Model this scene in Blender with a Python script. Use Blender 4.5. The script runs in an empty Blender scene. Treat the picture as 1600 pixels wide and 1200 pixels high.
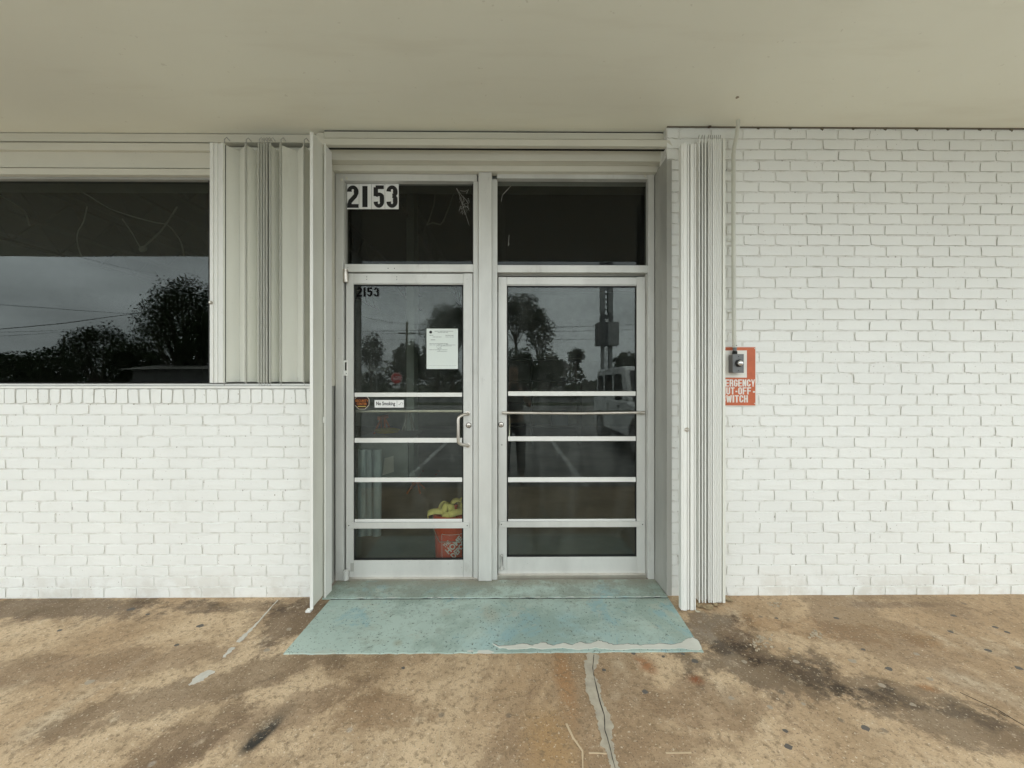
import bpy, bmesh, math, random
from mathutils import Vector, Matrix
R = math.radians
random.seed(7)
S = bpy.context.scene

# ------------------------------------------------------------------ camera
F = 605.0                      # focal length in pixels of the 1600 px wide photograph
CAM = Vector((0.0, -2.45, 1.345))
YAW = R(0.48)                  # turned slightly to the right
cd = bpy.data.cameras.new('camera'); cam = bpy.data.objects.new('camera', cd)
S.collection.objects.link(cam); S.camera = cam
cam.location = CAM; cam.rotation_euler = (R(90), 0, -YAW)
cd.sensor_width = 36; cd.lens = 36*F/1600; cd.clip_start = .05; cd.clip_end = 2000

# ------------------------------------------------------------------ world and sun (overcast)
SUN_EL, SUN_AZ = R(58), R(20)      # behind the building
w = bpy.data.worlds.new('World'); S.world = w; w.use_nodes = True
nt = w.node_tree; nt.nodes.clear()
def wn(t): return nt.nodes.new(t)
out = wn('ShaderNodeOutputWorld'); bg = wn('ShaderNodeBackground')
sky = wn('ShaderNodeTexSky'); sky.sky_type = 'NISHITA'; sky.sun_disc = False
sky.sun_elevation = SUN_EL; sky.sun_rotation = SUN_AZ; sky.dust_density = 4; sky.air_density = 1.2
hs = wn('ShaderNodeHueSaturation'); hs.inputs['Saturation'].default_value = .22
tc = wn('ShaderNodeTexCoord'); mp = wn('ShaderNodeMapping'); mp.inputs['Scale'].default_value = (1.0, 1.0, 3.2)
nz = wn('ShaderNodeTexNoise'); nz.inputs['Scale'].default_value = 2.6; nz.inputs['Detail'].default_value = 6; nz.inputs['Roughness'].default_value = .58
rp = wn('ShaderNodeMapRange'); rp.inputs['From Min'].default_value = .3; rp.inputs['From Max'].default_value = .72
rp.inputs['To Min'].default_value = .62; rp.inputs['To Max'].default_value = 1.38
ml = wn('ShaderNodeVectorMath'); ml.operation = 'SCALE'
cl = wn('ShaderNodeMix'); cl.data_type = 'RGBA'; cl.inputs[0].default_value = .72
cl.inputs[7].default_value = (14.8, 15.7, 15.9, 1)      # even cloud cover
L = nt.links.new
L(sky.outputs[0], hs.inputs['Color']); L(hs.outputs[0], cl.inputs[6])
L(tc.outputs['Generated'], mp.inputs[0]); L(mp.outputs[0], nz.inputs['Vector']); L(nz.outputs['Fac'], rp.inputs[0])
L(cl.outputs[2], ml.inputs[0]); L(rp.outputs[0], ml.inputs['Scale'])
L(ml.outputs[0], bg.inputs['Color']); bg.inputs['Strength'].default_value = .15
L(bg.outputs[0], out.inputs[0])
sd = bpy.data.lights.new('sun', 'SUN'); sd.energy = 1.5; sd.angle = R(14); sd.color = (1, .97, .92)
sun = bpy.data.objects.new('sun', sd); S.collection.objects.link(sun)
sdir = Vector((math.sin(SUN_AZ)*math.cos(SUN_EL), math.cos(SUN_AZ)*math.cos(SUN_EL), math.sin(SUN_EL)))
sun.rotation_euler = sdir.to_track_quat('Z', 'Y').to_euler()
S.view_settings.view_transform = 'Standard'; S.view_settings.look = 'None'
S.view_settings.exposure = 0.5; S.view_settings.gamma = 1; S.view_settings.use_curve_mapping = False
S.cycles.max_bounces = 10; S.cycles.transparent_max_bounces = 24; S.cycles.diffuse_bounces = 5
S.cycles.use_denoising = True; S.cycles.denoising_prefilter = 'ACCURATE'

# ------------------------------------------------------------------ measuring helpers
def U(px, py, Y):
    """point of the vertical plane at depth Y that a pixel of the photograph shows -> (X, Z)"""
    a, c = (px-800)/F, (600-py)/F
    dx = a*math.cos(YAW)+math.sin(YAW); dy = math.cos(YAW)-a*math.sin(YAW)
    t = (Y-CAM.y)/dy
    return CAM.x+dx*t, CAM.z+c*t
def UX(px, Y): return U(px, 600, Y)[0]
def UZ(px, py, Y): return U(px, py, Y)[1]
def G(px, py, z=0.0):
    """point of a floor at height z that a pixel shows -> (X, Y)"""
    a, c = (px-800)/F, (600-py)/F
    dx = a*math.cos(YAW)+math.sin(YAW); dy = math.cos(YAW)-a*math.sin(YAW)
    t = (z-CAM.z)/c
    return CAM.x+dx*t, CAM.y+dy*t
def RF(px, py, dist, Yg=.235):
    """place across the lot that is mirrored in a pane at depth Yg, seen dist metres away"""
    X, Z = U(px, py, CAM.y+dist)
    return Vector((X, 2*Yg-(CAM.y+dist), Z))

# ------------------------------------------------------------------ materials
class NT:
    def __init__(s, name):
        s.m = bpy.data.materials.new(name); s.m.use_nodes = True; s.t = s.m.node_tree; s.t.nodes.clear()
        s.out = s.n('ShaderNodeOutputMaterial')
    def n(s, t, **k):
        o = s.t.nodes.new(t)
        for a, b in k.items(): setattr(o, a, b)
        return o
    def l(s, a, b): s.t.links.new(a, b)
    def pos(s):
        if not hasattr(s, '_p'): s._p = s.n('ShaderNodeNewGeometry').outputs['Position']
        return s._p
    def noise(s, scale, detail=4, rough=.55, stretch=None, vec=None, dist=0):
        v = vec or s.pos()
        if stretch:
            q = s.n('ShaderNodeVectorMath', operation='MULTIPLY'); q.inputs[1].default_value = stretch; s.l(v, q.inputs[0]); v = q.outputs[0]
        o = s.n('ShaderNodeTexNoise'); o.inputs['Scale'].default_value = scale; o.inputs['Detail'].default_value = detail
        o.inputs['Roughness'].default_value = rough; o.inputs['Distortion'].default_value = dist; s.l(v, o.inputs['Vector'])
        return o.outputs['Fac']
    def rng(s, v, a, b, c=0., d=1., smooth=True):
        o = s.n('ShaderNodeMapRange'); o.interpolation_type = 'SMOOTHSTEP' if smooth else 'LINEAR'
        for i, x in enumerate((a, b, c, d)): o.inputs[1+i].default_value = x
        s.l(v, o.inputs[0]); return o.outputs[0]
    def mix(s, fac, a, b, mode='MIX'):
        o = s.n('ShaderNodeMix', data_type='RGBA', blend_type=mode)
        for i, x in ((0, fac), (6, a), (7, b)):
            if isinstance(x, (int, float)): o.inputs[i].default_value = x
            elif isinstance(x, tuple): o.inputs[i].default_value = (*x[:3], 1)
            else: s.l(x, o.inputs[i])
        return o.outputs[2]
    def math(s, op, a, b=None, clamp=False):
        o = s.n('ShaderNodeMath', operation=op); o.use_clamp = clamp
        for i, x in ((0, a), (1, b)):
            if x is None: continue
            if isinstance(x, (int, float)): o.inputs[i].default_value = x
            else: s.l(x, o.inputs[i])
        return o.outputs[0]
    def blob(s, x, y, rx, ry, ang, soft=(1.15, .45), warp=None, k=.8):
        mpn = s.n('ShaderNodeMapping', vector_type='TEXTURE')
        mpn.inputs['Location'].default_value = (x, y, 0); mpn.inputs['Rotation'].default_value = (0, 0, ang); mpn.inputs['Scale'].default_value = (rx, ry, 1e6)
        s.l(s.pos(), mpn.inputs[0])
        le = s.n('ShaderNodeVectorMath', operation='LENGTH'); s.l(mpn.outputs[0], le.inputs[0])
        v = le.outputs['Value']
        if warp is not None: v = s.math('ADD', v, s.math('MULTIPLY', s.math('SUBTRACT', warp, .5), k*2))
        return s.rng(v, soft[1], soft[0], 1., 0.)
    def bsdf(s, col, rough=.6, metal=0, bump=None, bstr=.3, bdist=.002, spec=.5):
        b = s.n('ShaderNodeBsdfPrincipled')
        if isinstance(col, tuple): b.inputs['Base Color'].default_value = (*col[:3], 1)
        else: s.l(col, b.inputs['Base Color'])
        if isinstance(rough, (int, float)): b.inputs['Roughness'].default_value = rough
        else: s.l(rough, b.inputs['Roughness'])
        b.inputs['Metallic'].default_value = metal; b.inputs['Specular IOR Level'].default_value = spec
        if bump is not None:
            q = s.n('ShaderNodeBump'); q.inputs['Strength'].default_value = bstr; q.inputs['Distance'].default_value = bdist
            s.l(bump, q.inputs['Height']); s.l(q.outputs[0], b.inputs['Normal'])
        s.l(b.outputs[0], s.out.inputs[0]); return b

def paint(name, col, rough=.6, metal=0, var=.12, scale=3., dirt=.25, dirtcol=None, speck=.0, bump=.15, streak=None, spec=.4):
    m = NT(name)
    c2 = tuple(x*(1-var) for x in col)
    c = m.mix(m.rng(m.noise(scale, 5, .6, streak), .35, .68), col, c2)
    dc = dirtcol or tuple(x*.45 for x in col)
    d = m.math('MULTIPLY', m.rng(m.noise(9, 6, .7, streak), .58, .78), dirt)
    c = m.mix(d, c, dc)
    if speck:
        sp = m.rng(m.noise(120, 2, .5), .715, .76)
        sp = m.math('MULTIPLY', sp, m.rng(m.noise(2.5, 2), .4, .6))
        c = m.mix(m.math('MULTIPLY', sp, speck), c, tuple(x*.25 for x in col))
    m.bsdf(c, rough, metal, m.noise(160, 3) if bump else None, bump, .001, spec)
    return m.m

ALU = paint('aged_aluminium', (.66, .665, .63), .42, .25, .16, 3, .5, (.34, .33, .29), .7, .1, (1, 1, .35))
ALU_D = paint('dull_metal_sheet', (.42, .42, .385), .5, .1, .2, 3, .5, (.16, .15, .12), .3, .1, (1, 1, .25))
STEEL = paint('brushed_steel', (.62, .58, .52), .3, .85, .12, 12, .3, (.25, .2, .15), 0, .05)
BEIGE = paint('beige_trim_paint', (.66, .645, .555), .5, 0, .07, 4, .18, (.3, .26, .18), .6, .12, (.3, 1, 1))
SHUT = paint('shutter_enamel', (.74, .745, .67), .38, 0, .08, 4, .18, (.33, .3, .24), .5, .1, (1, 1, .2))
SHUT_W = paint('shutter_post_enamel', (.79, .795, .75), .38, 0, .06, 4, .2, (.4, .37, .3), .5, .1, (1, 1, .2))
BLACK = paint('black_gasket', (.012, .012, .011), .5, 0, .1, 3, 0)
GAP = paint('dark_gap', (.02, .02, .018), .9, 0, .1, 3, 0)
WHITE_P = paint('white_sticker', (.80, .81, .79), .5, 0, .03, 5, .1)
INK = paint('black_ink', (.012, .012, .012), .5, 0, .1, 3, 0, bump=0)
DECAL = paint('black_door_decal', (.004, .004, .004), .7, 0, .1, 3, 0, bump=0, spec=.1)
PAPER = paint('notice_paper', (.72, .78, .74), .8, 0, .03, 3, 0, bump=0)
GREY_INK = paint('grey_print', (.30, .33, .32), .8, 0, .1, 3, 0, bump=0)

# painted brick
def brick_mat(name, base):
    m = NT(name)
    c = m.mix(m.rng(m.noise(1.3, 4), .35, .7), base, tuple(x*.955 for x in base))
    oi = m.n('ShaderNodeObjectInfo'); c = m.mix(m.rng(oi.outputs['Random'], .55, 1, 0, .5, False), c, tuple(x*.93 for x in base))
    sx = m.n('ShaderNodeSeparateXYZ'); m.l(m.pos(), sx.inputs[0])
    c = m.mix(m.math('MULTIPLY', m.math('MULTIPLY', m.rng(sx.outputs[2], .22, .0), m.rng(m.noise(5, 6, .7), .42, .62)), .35), c, (.45, .39, .30))
    c = m.mix(m.math('MULTIPLY', m.rng(m.noise(6, 5, .7), .55, .75), .16), c, (.56, .55, .49))
    sp = m.math('MULTIPLY', m.rng(m.noise(75, 2, .5), .70, .735), m.rng(m.noise(3.7, 3), .42, .6))
    c = m.mix(m.math('MULTIPLY', sp, .75), c, (.22, .18, .13))
    h = m.math('ADD', m.math('MULTIPLY', m.noise(26, 5, .65, (1, 1, 1.6)), 1.0), m.math('MULTIPLY', m.rng(m.noise(55, 3, .6, (1, 1, 1.8)), .56, .72), -.55))
    m.bsdf(c, .55, 0, h, .5, .004, .35)
    return m.m
BRICK = brick_mat('white_painted_brick', (.81, .82, .785))
def grime_shade_mat():
    m = NT('grime_and_shade_on_brick_edge'); sx = m.n('ShaderNodeSeparateXYZ'); m.l(m.pos(), sx.inputs[0])
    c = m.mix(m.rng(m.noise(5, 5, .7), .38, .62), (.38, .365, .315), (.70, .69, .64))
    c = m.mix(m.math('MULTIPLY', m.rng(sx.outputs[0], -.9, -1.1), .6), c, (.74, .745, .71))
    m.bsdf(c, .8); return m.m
GRIME_SHADE = grime_shade_mat()  # dirt plus joint shade painted into the colour of the brick edges
def mortar_mat():
    m = NT('white_painted_mortar')
    c = m.mix(m.rng(m.noise(14, 5, .7), .4, .7), (.76, .765, .73), (.62, .61, .56))
    sp = m.rng(m.noise(60, 2, .5), .68, .72)
    c = m.mix(m.math('MULTIPLY', sp, .7), c, (.2, .16, .12))
    m.bsdf(c, .7, 0, m.noise(70, 4, .7), .6, .004, .3)
    return m.m
MORTAR = mortar_mat()

def soffit_mat():
    m = NT('soffit_paint')
    c = m.mix(m.rng(m.noise(.8, 4, .6), .35, .7), (.85, .85, .735), (.82, .815, .70))
    c = m.mix(m.math('MULTIPLY', m.rng(m.noise(1.2, 5, .6, (1, 6, 1)), .5, .75), .25), c, (.70, .67, .55))
    sp = m.rng(m.noise(30, 2, .5), .735, .765)
    c = m.mix(m.math('MULTIPLY', sp, .2), c, (.35, .3, .2))
    m.bsdf(c, .75, 0, m.noise(90, 3), .12, .002, .3)
    return m.m
SOFFIT = soffit_mat()

def slab_mat():
    m = NT('stained_concrete')
    big = m.noise(1.15, 6, .62, dist=.4); mid = m.noise(4.2, 6, .66, dist=.3); fine = m.noise(38, 5, .7); grit = m.noise(150, 2, .6)
    warp = m.noise(5.5, 9, .74)
    c = m.mix(m.rng(big, .36, .66), (.62, .47, .305), (.43, .295, .172))
    c = m.mix(m.rng(m.noise(.75, 9, .72, dist=.8), .50, .60, 0, .7), c, (.255, .17, .10))
    c = m.mix(m.rng(mid, .42, .72, 0, .75), c, (.35, .245, .145))
    c = m.mix(m.rng(m.noise(2.6, 5, .6, (1, .6, 1)), .55, .72, 0, .6), c, (.66, .56, .41))
    # brown-grey traffic film and stains, each with its own outline
    def st(px, py, rx, ry, ang, col, k, soft=(1.08, .62), kk=1.7):
        nonlocal c
        x, y = G(px, py)
        if kk == 1.7: col = tuple(min(1.1, a/b) for a, b in zip(col, (.36, .27, .17)))
        c = m.mix(m.math('MULTIPLY', m.blob(x, y, rx, ry, R(ang), soft, warp, kk), k), c, col, 'MULTIPLY' if kk == 1.7 else 'MIX')
    st(60, 950, 1.1, .13, 0, (.10, .072, .048), .75)
    st(330, 948, .6, .07, 0, (.13, .09, .055), .6)
    st(462, 965, .16, .28, 0, (.10, .068, .042), .8)
    st(360, 1065, .75, .13, 24, (.13, .088, .052), .7)
    st(120, 1040, .9, .13, 8, (.15, .10, .06), .5)
    st(260, 1180, .35, .12, 60, (.12, .078, .045), .7)
    st(430, 1120, .35, .10, 30, (.15, .10, .06), .55)
    st(600, 1110, .22, .12, 0, (.19, .125, .07), .7)
    st(1115, 985, .22, .22, 0, (.12, .09, .062), .8)
    st(1200, 1045, .42, .20, -10, (.115, .085, .055), .85)
    st(1360, 1075, .42, .12, -22, (.13, .094, .06), .75)
    st(1500, 1130, .42, .12, -25, (.12, .088, .056), .75)
    st(1300, 985, .5, .10, -12, (.24, .15, .075), .6)
    st(1160, 1000, .06, .2, -20, (.2, .13, .075), .5)
    st(1120, 1100, .28, .16, 0, (.20, .135, .08), .55)
    st(1400, 945, .3, .04, 0, (.14, .1, .07), .5)
    st(560, 1040, .2, .1, 0, (.22, .155, .09), .5)
    # rust runs
    st(882, 1060, .055, .30, 0, (.36, .19, .08), .7, (1.2, .1), .5)
    st(1010, 1040, .05, .08, 30, (.30, .11, .035), .8, (1.2, .1), .5)
    st(1088, 1062, .04, .035, 0, (.28, .10, .04), .75, (1.2, .1), .5)
    st(860, 1160, .12, .22, 0, (.42, .25, .10), .55, (1.3, .1), .5)
    st(1450, 1075, .05, .03, -20, (.33, .16, .06), .7, (1.2, .1), .4)
    st(800, 1190, .22, .06, 0, (.45, .35, .22), .4)
    # black tar smear
    st(408, 1150, .030, .085, -22, (.008, .009, .011), 1.0, (1.3, .5), .5)
    st(418, 1135, .05, .13, -22, (.10, .085, .065), .6, (1.3, .1), .4)
    # chewing gum and oil drips
    vo = m.n('ShaderNodeTexVoronoi'); vo.inputs['Scale'].default_value = 7.5; m.l(m.pos(), vo.inputs['Vector'])
    g = m.math('MULTIPLY', m.rng(vo.outputs['Distance'], .07, .15, 1, 0), m.rng(m.n('ShaderNodeSeparateColor').outputs[0], 0, 1))
    sc = m.n('ShaderNodeSeparateColor'); m.l(vo.outputs['Color'], sc.inputs[0])
    g = m.math('MULTIPLY', m.rng(vo.outputs['Distance'], .06, .13, 1, 0), m.rng(sc.outputs[0], .88, .92))
    c = m.mix(m.math('MULTIPLY', g, .6), c, (.12, .105, .085))
    c = m.mix(m.rng(m.noise(13, 7, .75), .54, .66, 0, .4), c, (.20, .14, .085))
    c = m.mix(m.rng(m.noise(9, 7, .75, (1, .7, 1)), .58, .68, 0, .4), c, (.68, .56, .40))
    g2 = m.math('MULTIPLY', m.rng(vo.outputs['Distance'], .05, .12, 1, 0), m.rng(sc.outputs[1], .90, .94))
    c = m.mix(m.math('MULTIPLY', g2, .6), c, (.44, .39, .32))
    # aggregate
    c = m.mix(m.rng(fine, .50, .64, 0, .7), c, (.22, .155, .09))
    c = m.mix(m.rng(m.noise(85, 3, .6), .60, .70, 0, .6), c, (.78, .68, .52))
    c = m.mix(m.rng(grit, .60, .68, 0, .65), c, (.07, .05, .035))
    # saw marks / hairline cracks
    vc = m.n('ShaderNodeTexVoronoi', feature='DISTANCE_TO_EDGE'); vc.inputs['Scale'].default_value = .55
    wv = m.n('ShaderNodeVectorMath', operation='ADD'); wn_ = m.n('ShaderNodeTexNoise'); wn_.inputs['Scale'].default_value = 3.; wn_.inputs['Detail'].default_value = 6
    ws = m.n('ShaderNodeVectorMath', operation='SCALE'); ws.inputs['Scale'].default_value = .25
    m.l(m.pos(), wn_.inputs['Vector']); m.l(wn_.outputs['Color'], ws.inputs[0]); m.l(m.pos(), wv.inputs[0]); m.l(ws.outputs[0], wv.inputs[1]); m.l(wv.outputs[0], vc.inputs['Vector'])
    ck = m.math('MULTIPLY', m.rng(vc.outputs['Distance'], .0, .003, 1, 0), m.rng(big, .45, .6))
    c = m.mix(m.math('MULTIPLY', ck, .25), c, (.07, .045, .03))
    h = m.math('ADD', m.math('MULTIPLY', fine, .9), m.math('MULTIPLY', grit, .6)); h = m.math('ADD', h, m.math('MULTIPLY', mid, 1.6))
    m.bsdf(c, m.rng(mid, .3, .7, .62, .82), 0, h, .55, .006, .3)
    return m.m
SLAB = slab_mat()

def threshold_mat():
    m = NT('worn_teal_floor_paint')
    warp = m.noise(6, 5, .6)
    c = m.mix(m.rng(m.noise(2.2, 5), .38, .66), (.44, .545, .485), (.37, .47, .42))
    x, y = G(860, 985); c = m.mix(m.math('MULTIPLY', m.blob(x, y, .36, .2, 0, (1.3, .1), warp, 1.3), .65), c, (.26, .42, .44))
    x, y = G(800, 1008); c = m.mix(m.math('MULTIPLY', m.blob(x, y, .35, .07, 0, (1.3, .1), warp, .5), .5), c, (.32, .50, .52))
    x, y = G(765, 960); c = m.mix(m.math('MULTIPLY', m.blob(x, y, .06, .10, .3, (1.2, .2), warp, .7), .6), c, (.36, .35, .27))
    x, y = G(698, 958); c = m.mix(m.math('MULTIPLY', m.blob(x, y, .04, .05, .3, (1.2, .2), warp, .7), .5), c, (.33, .33, .26))
    x, y = G(622, 1006); c = m.mix(m.math('MULTIPLY', m.blob(x, y, .03, .03, .3, (1.2, .2), warp, .7), .55), c, (.30, .29, .2))
    x, y = G(770, 915, .004); c = m.mix(m.math('MULTIPLY', m.blob(x, y, .5, .03, 0, (1.3, .1), warp, .9), .45), c, (.30, .30, .24))
    c = m.mix(m.rng(m.noise(3.5, 6, .7, (1, 2.2, 1)), .52, .70, 0, .5), c, (.33, .36, .295))
    c = m.mix(m.rng(m.noise(7, 8, .75), .55, .64, 0, .5), c, (.26, .30, .25))
    c = m.mix(m.rng(m.noise(11, 8, .75, (1, 1.6, 1)), .60, .66, 0, .45), c, (.52, .58, .53))
    c = m.mix(m.rng(m.noise(24, 5, .7), .54, .70, 0, .5), c, (.19, .22, .185))
    c = m.mix(m.rng(m.noise(1.7, 9, .74, dist=.6), .47, .58, 0, .7), c, (.27, .35, .30))
    c = m.mix(m.rng(m.noise(2.3, 9, .76, (1.2, 1, 1), dist=.8), .54, .62, 0, .6), c, (.25, .41, .44))
    c = m.mix(m.rng(m.noise(2.9, 9, .78, (1, 1.4, 1), dist=.5), .57, .62, 0, .5), c, (.44, .46, .38))
    sy = m.n('ShaderNodeSeparateXYZ'); m.l(m.pos(), sy.inputs[0])
    wear = m.math('MULTIPLY', m.rng(sy.outputs[1], -.10, .02), m.rng(m.noise(4, 8, .75), .40, .58))
    c = m.mix(m.math('MULTIPLY', wear, .75), c, (.24, .265, .215))
    wear = m.math('MULTIPLY', m.rng(sy.outputs[1], .06, .18), m.rng(m.noise(3, 8, .75), .36, .52))
    c = m.mix(m.math('MULTIPLY', wear, .8), c, (.24, .225, .17))
    c = m.mix(m.rng(m.noise(95, 2, .6), .63, .69, 0, .85), c, (.06, .07, .06))
    c = m.mix(m.rng(m.noise(60, 3, .6, (1, .35, 1)), .70, .74, 0, .7), c, (.05, .06, .05))
    m.bsdf(c, .55, 0, m.noise(40, 5, .7), .3, .003, .4)
    return m.m
TEAL = threshold_mat()

def glass_mat(name, refl=.045, tint=(.62, .66, .63), dust=.02, wavy=.0, wscale=2.):
    m = NT(name)
    tr = m.n('ShaderNodeBsdfTransparent'); tr.inputs[0].default_value = (*tint, 1)
    gl = m.n('ShaderNodeBsdfGlossy'); gl.inputs['Roughness'].default_value = .0; gl.inputs['Color'].default_value = (.93, 1, 1, 1)
    lw = m.n('ShaderNodeLayerWeight'); lw.inputs['Blend'].default_value = .5
    fac = m.math('ADD', m.math('MULTIPLY', m.math('POWER', lw.outputs['Facing'], 5.), .9), refl)
    if wavy:
        q = m.n('ShaderNodeBump'); q.inputs['Strength'].default_value = 1; q.inputs['Distance'].default_value = wavy
        m.l(m.noise(wscale, 1, .4, (1, 1, 1.6)), q.inputs['Height']); m.l(q.outputs[0], gl.inputs['Normal'])
    mx = m.n('ShaderNodeMixShader'); m.l(fac, mx.inputs[0]); m.l(tr.outputs[0], mx.inputs[1]); m.l(gl.outputs[0], mx.inputs[2])
    df = m.n('ShaderNodeBsdfDiffuse'); df.inputs[0].default_value = (.62, .66, .63, 1)
    d = m.math('MULTIPLY', m.rng(m.noise(3.5, 6, .7, (2.2, 1, .45)), .38, .68, .15, 1.), dust)
    d = m.math('ADD', d, m.math('MULTIPLY', m.rng(m.noise(42, 3, .6), .735, .76), .12))
    m2 = m.n('ShaderNodeMixShader'); m.l(d, m2.inputs[0]); m.l(mx.outputs[0], m2.inputs[1]); m.l(df.outputs[0], m2.inputs[2])
    m.l(m2.outputs[0], m.out.inputs[0]); return m.m
GLASS_D = glass_mat('door_glass', .032, (.86, .88, .84), .024, .0008, .8)
GLASS_T = glass_mat('transom_glass', .022, (.5, .5, .47), .003, .0)
GLASS_W = glass_mat('window_glass', .038, (.5, .52, .49), .0, .003, .9)
CARGLASS = paint('car_glass', (.015, .017, .02), .05, 0, .1, 2, 0, bump=0, spec=.6)

def simple(name, col, rough=.7, metal=0, **k): return paint(name, col, rough, metal, **k)
ASPH = simple('asphalt', (.25, .245, .23), .85, var=.3, scale=1.2, dirt=.5, dirtcol=(.09, .085, .08), bump=.5)
ROADM = simple('road_asphalt', (.18, .18, .175), .85, var=.2, scale=.6, dirt=.3, bump=.4)
CONC = simple('pale_concrete', (.34, .32, .28), .85, var=.2, dirt=.5)
GRASSM = simple('verge_soil', (.05, .062, .025), .9, var=.4, scale=1.5, dirt=.4, bump=.5)
def leafm(n, c):
    m = NT(n); oi = m.noise(1.6, 3)
    m.bsdf(m.mix(m.rng(oi, .35, .65), c, tuple(x*.5 for x in c)), .6, 0); return m.m
LEAF = [leafm('oak_leaves', (.045, .075, .025)), leafm('pine_needles', (.05, .07, .035)), leafm('shrub_leaves', (.06, .09, .03))]
BARK = simple('bark', (.11, .09, .07), .9, var=.3)

# ------------------------------------------------------------------ mesh helpers
COL = S.collection
class MB:
    def __init__(s): s.v = []; s.f = []
    def box(s, x0, x1, y0, y1, z0, z1):
        x0, x1 = sorted((x0, x1)); y0, y1 = sorted((y0, y1)); z0, z1 = sorted((z0, z1))
        b = len(s.v)
        s.v += [(x0,y0,z0),(x1,y0,z0),(x1,y1,z0),(x0,y1,z0),(x0,y0,z1),(x1,y0,z1),(x1,y1,z1),(x0,y1,z1)]
        s.f += [tuple(b+i for i in q) for q in ((0,3,2,1),(4,5,6,7),(0,1,5,4),(1,2,6,5),(2,3,7,6),(3,0,4,7))]
        return s
    def prism(s, pts, a0, a1, axis='z'):
        """extrude a closed outline; pts are (x,y) for z, (x,z) for y, (y,z) for x"""
        b = len(s.v); n = len(pts)
        for a in (a0, a1):
            for p, q in pts:
                s.v.append({'z': (p, q, a), 'y': (p, a, q), 'x': (a, p, q)}[axis])
        for i in range(n):
            j = (i+1) % n; s.f.append((b+i, b+j, b+n+j, b+n+i))
        s.f.append(tuple(b+i for i in reversed(range(n)))); s.f.append(tuple(b+n+i for i in range(n)))
        return s
    def tube(s, pts, r, n=8, caps=True):
        pts = [Vector(p) for p in pts]; rs = r if isinstance(r, (list, tuple)) else [r]*len(pts)
        b = len(s.v); up = None
        for i, p in enumerate(pts):
            t = ((pts[min(i+1, len(pts)-1)]-pts[max(i-1, 0)])).normalized()
            if up is None: up = Vector((0, 0, 1)) if abs(t.z) < .9 else Vector((1, 0, 0))
            u = t.cross(up).normalized(); v = u.cross(t).normalized(); up = v
            for k in range(n):
                a = 2*math.pi*k/n; s.v.append(tuple(p+(u*math.cos(a)+v*math.sin(a))*rs[i]))
        for i in range(len(pts)-1):
            for k in range(n):
                k2 = (k+1) % n; s.f.append((b+i*n+k, b+i*n+k2, b+(i+1)*n+k2, b+(i+1)*n+k))
        if caps:
            s.f.append(tuple(b+k for k in reversed(range(n)))); e = b+(len(pts)-1)*n; s.f.append(tuple(e+k for k in range(n)))
        return s
    def lathe(s, prof, c=(0, 0, 0), n=20, axis='z'):
        """prof: (radius, along) pairs"""
        b = len(s.v)
        for r_, h in prof:
            for k in range(n):
                a = 2*math.pi*k/n; x, y = r_*math.cos(a), r_*math.sin(a)
                p = {'z': (x, y, h), 'y': (x, h, y), 'x': (h, x, y)}[axis]
                s.v.append((c[0]+p[0], c[1]+p[1], c[2]+p[2]))
        for i in range(len(prof)-1):
            for k in range(n):
                k2 = (k+1) % n; s.f.append((b+i*n+k, b+i*n+k2, b+(i+1)*n+k2, b+(i+1)*n+k))
        s.f.append(tuple(b+k for k in range(n))); e = b+(len(prof)-1)*n; s.f.append(tuple(e+k for k in range(n)))
        return s
    def mesh(s, name):
        me = bpy.data.meshes.new(name); me.from_pydata(s.v, [], s.f)
        bm = bmesh.new(); bm.from_mesh(me); bmesh.ops.recalc_face_normals(bm, faces=bm.faces); bm.to_mesh(me); bm.free()
        return me
    def build(s, name, mat, parent=None, bevel=0, smooth=False, loc=None):
        me = s.mesh(name); me.materials.append(mat)
        if smooth:
            for p in me.polygons: p.use_smooth = True
            me.set_sharp_from_angle(angle=R(40))
        return link(name, me, parent, bevel, loc)
def link(name, me, parent=None, bevel=0, loc=None):
    o = bpy.data.objects.new(name, me); COL.objects.link(o)
    if parent: 
        o.parent = parent; o.matrix_parent_inverse = parent.matrix_world.inverted() if False else Matrix.Translation(-parent.location)
    if bevel:
        b = o.modifiers.new('bevel', 'BEVEL'); b.width = bevel; b.segments = 2; b.limit_method = 'ANGLE'; b.angle_limit = R(40); b.harden_normals = False
    if loc: o.location = loc
    return o
def tag(o, label=None, cat=None, group=None, kind=None):
    if label: o['label'] = label
    if cat: o['category'] = cat
    if group: o['group'] = group
    if kind: o['kind'] = kind
    return o
def thing(name, label, cat, loc=(0, 0, 0), group=None):
    o = bpy.data.objects.new(name, None); COL.objects.link(o); o.location = loc; o.empty_display_size = .1
    return tag(o, label, cat, group)
def struct(o): o['kind'] = 'structure'; return o
def pbox(px0, px1, py0, py1, Y0, Y1):
    """box whose front face (depth Y0) fills the given pixels of the photograph"""
    x0, z1 = U(px0, py0, Y0); x1, z0 = U(px1, py1, Y0)
    return x0, x1, Y0, Y1, z0, z1
def part(name, mat, parent, px0, px1, py0, py1, Y0, Y1, bevel=.0015):
    return MB().box(*pbox(px0, px1, py0, py1, Y0, Y1)).build(name, mat, parent, bevel)

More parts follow.
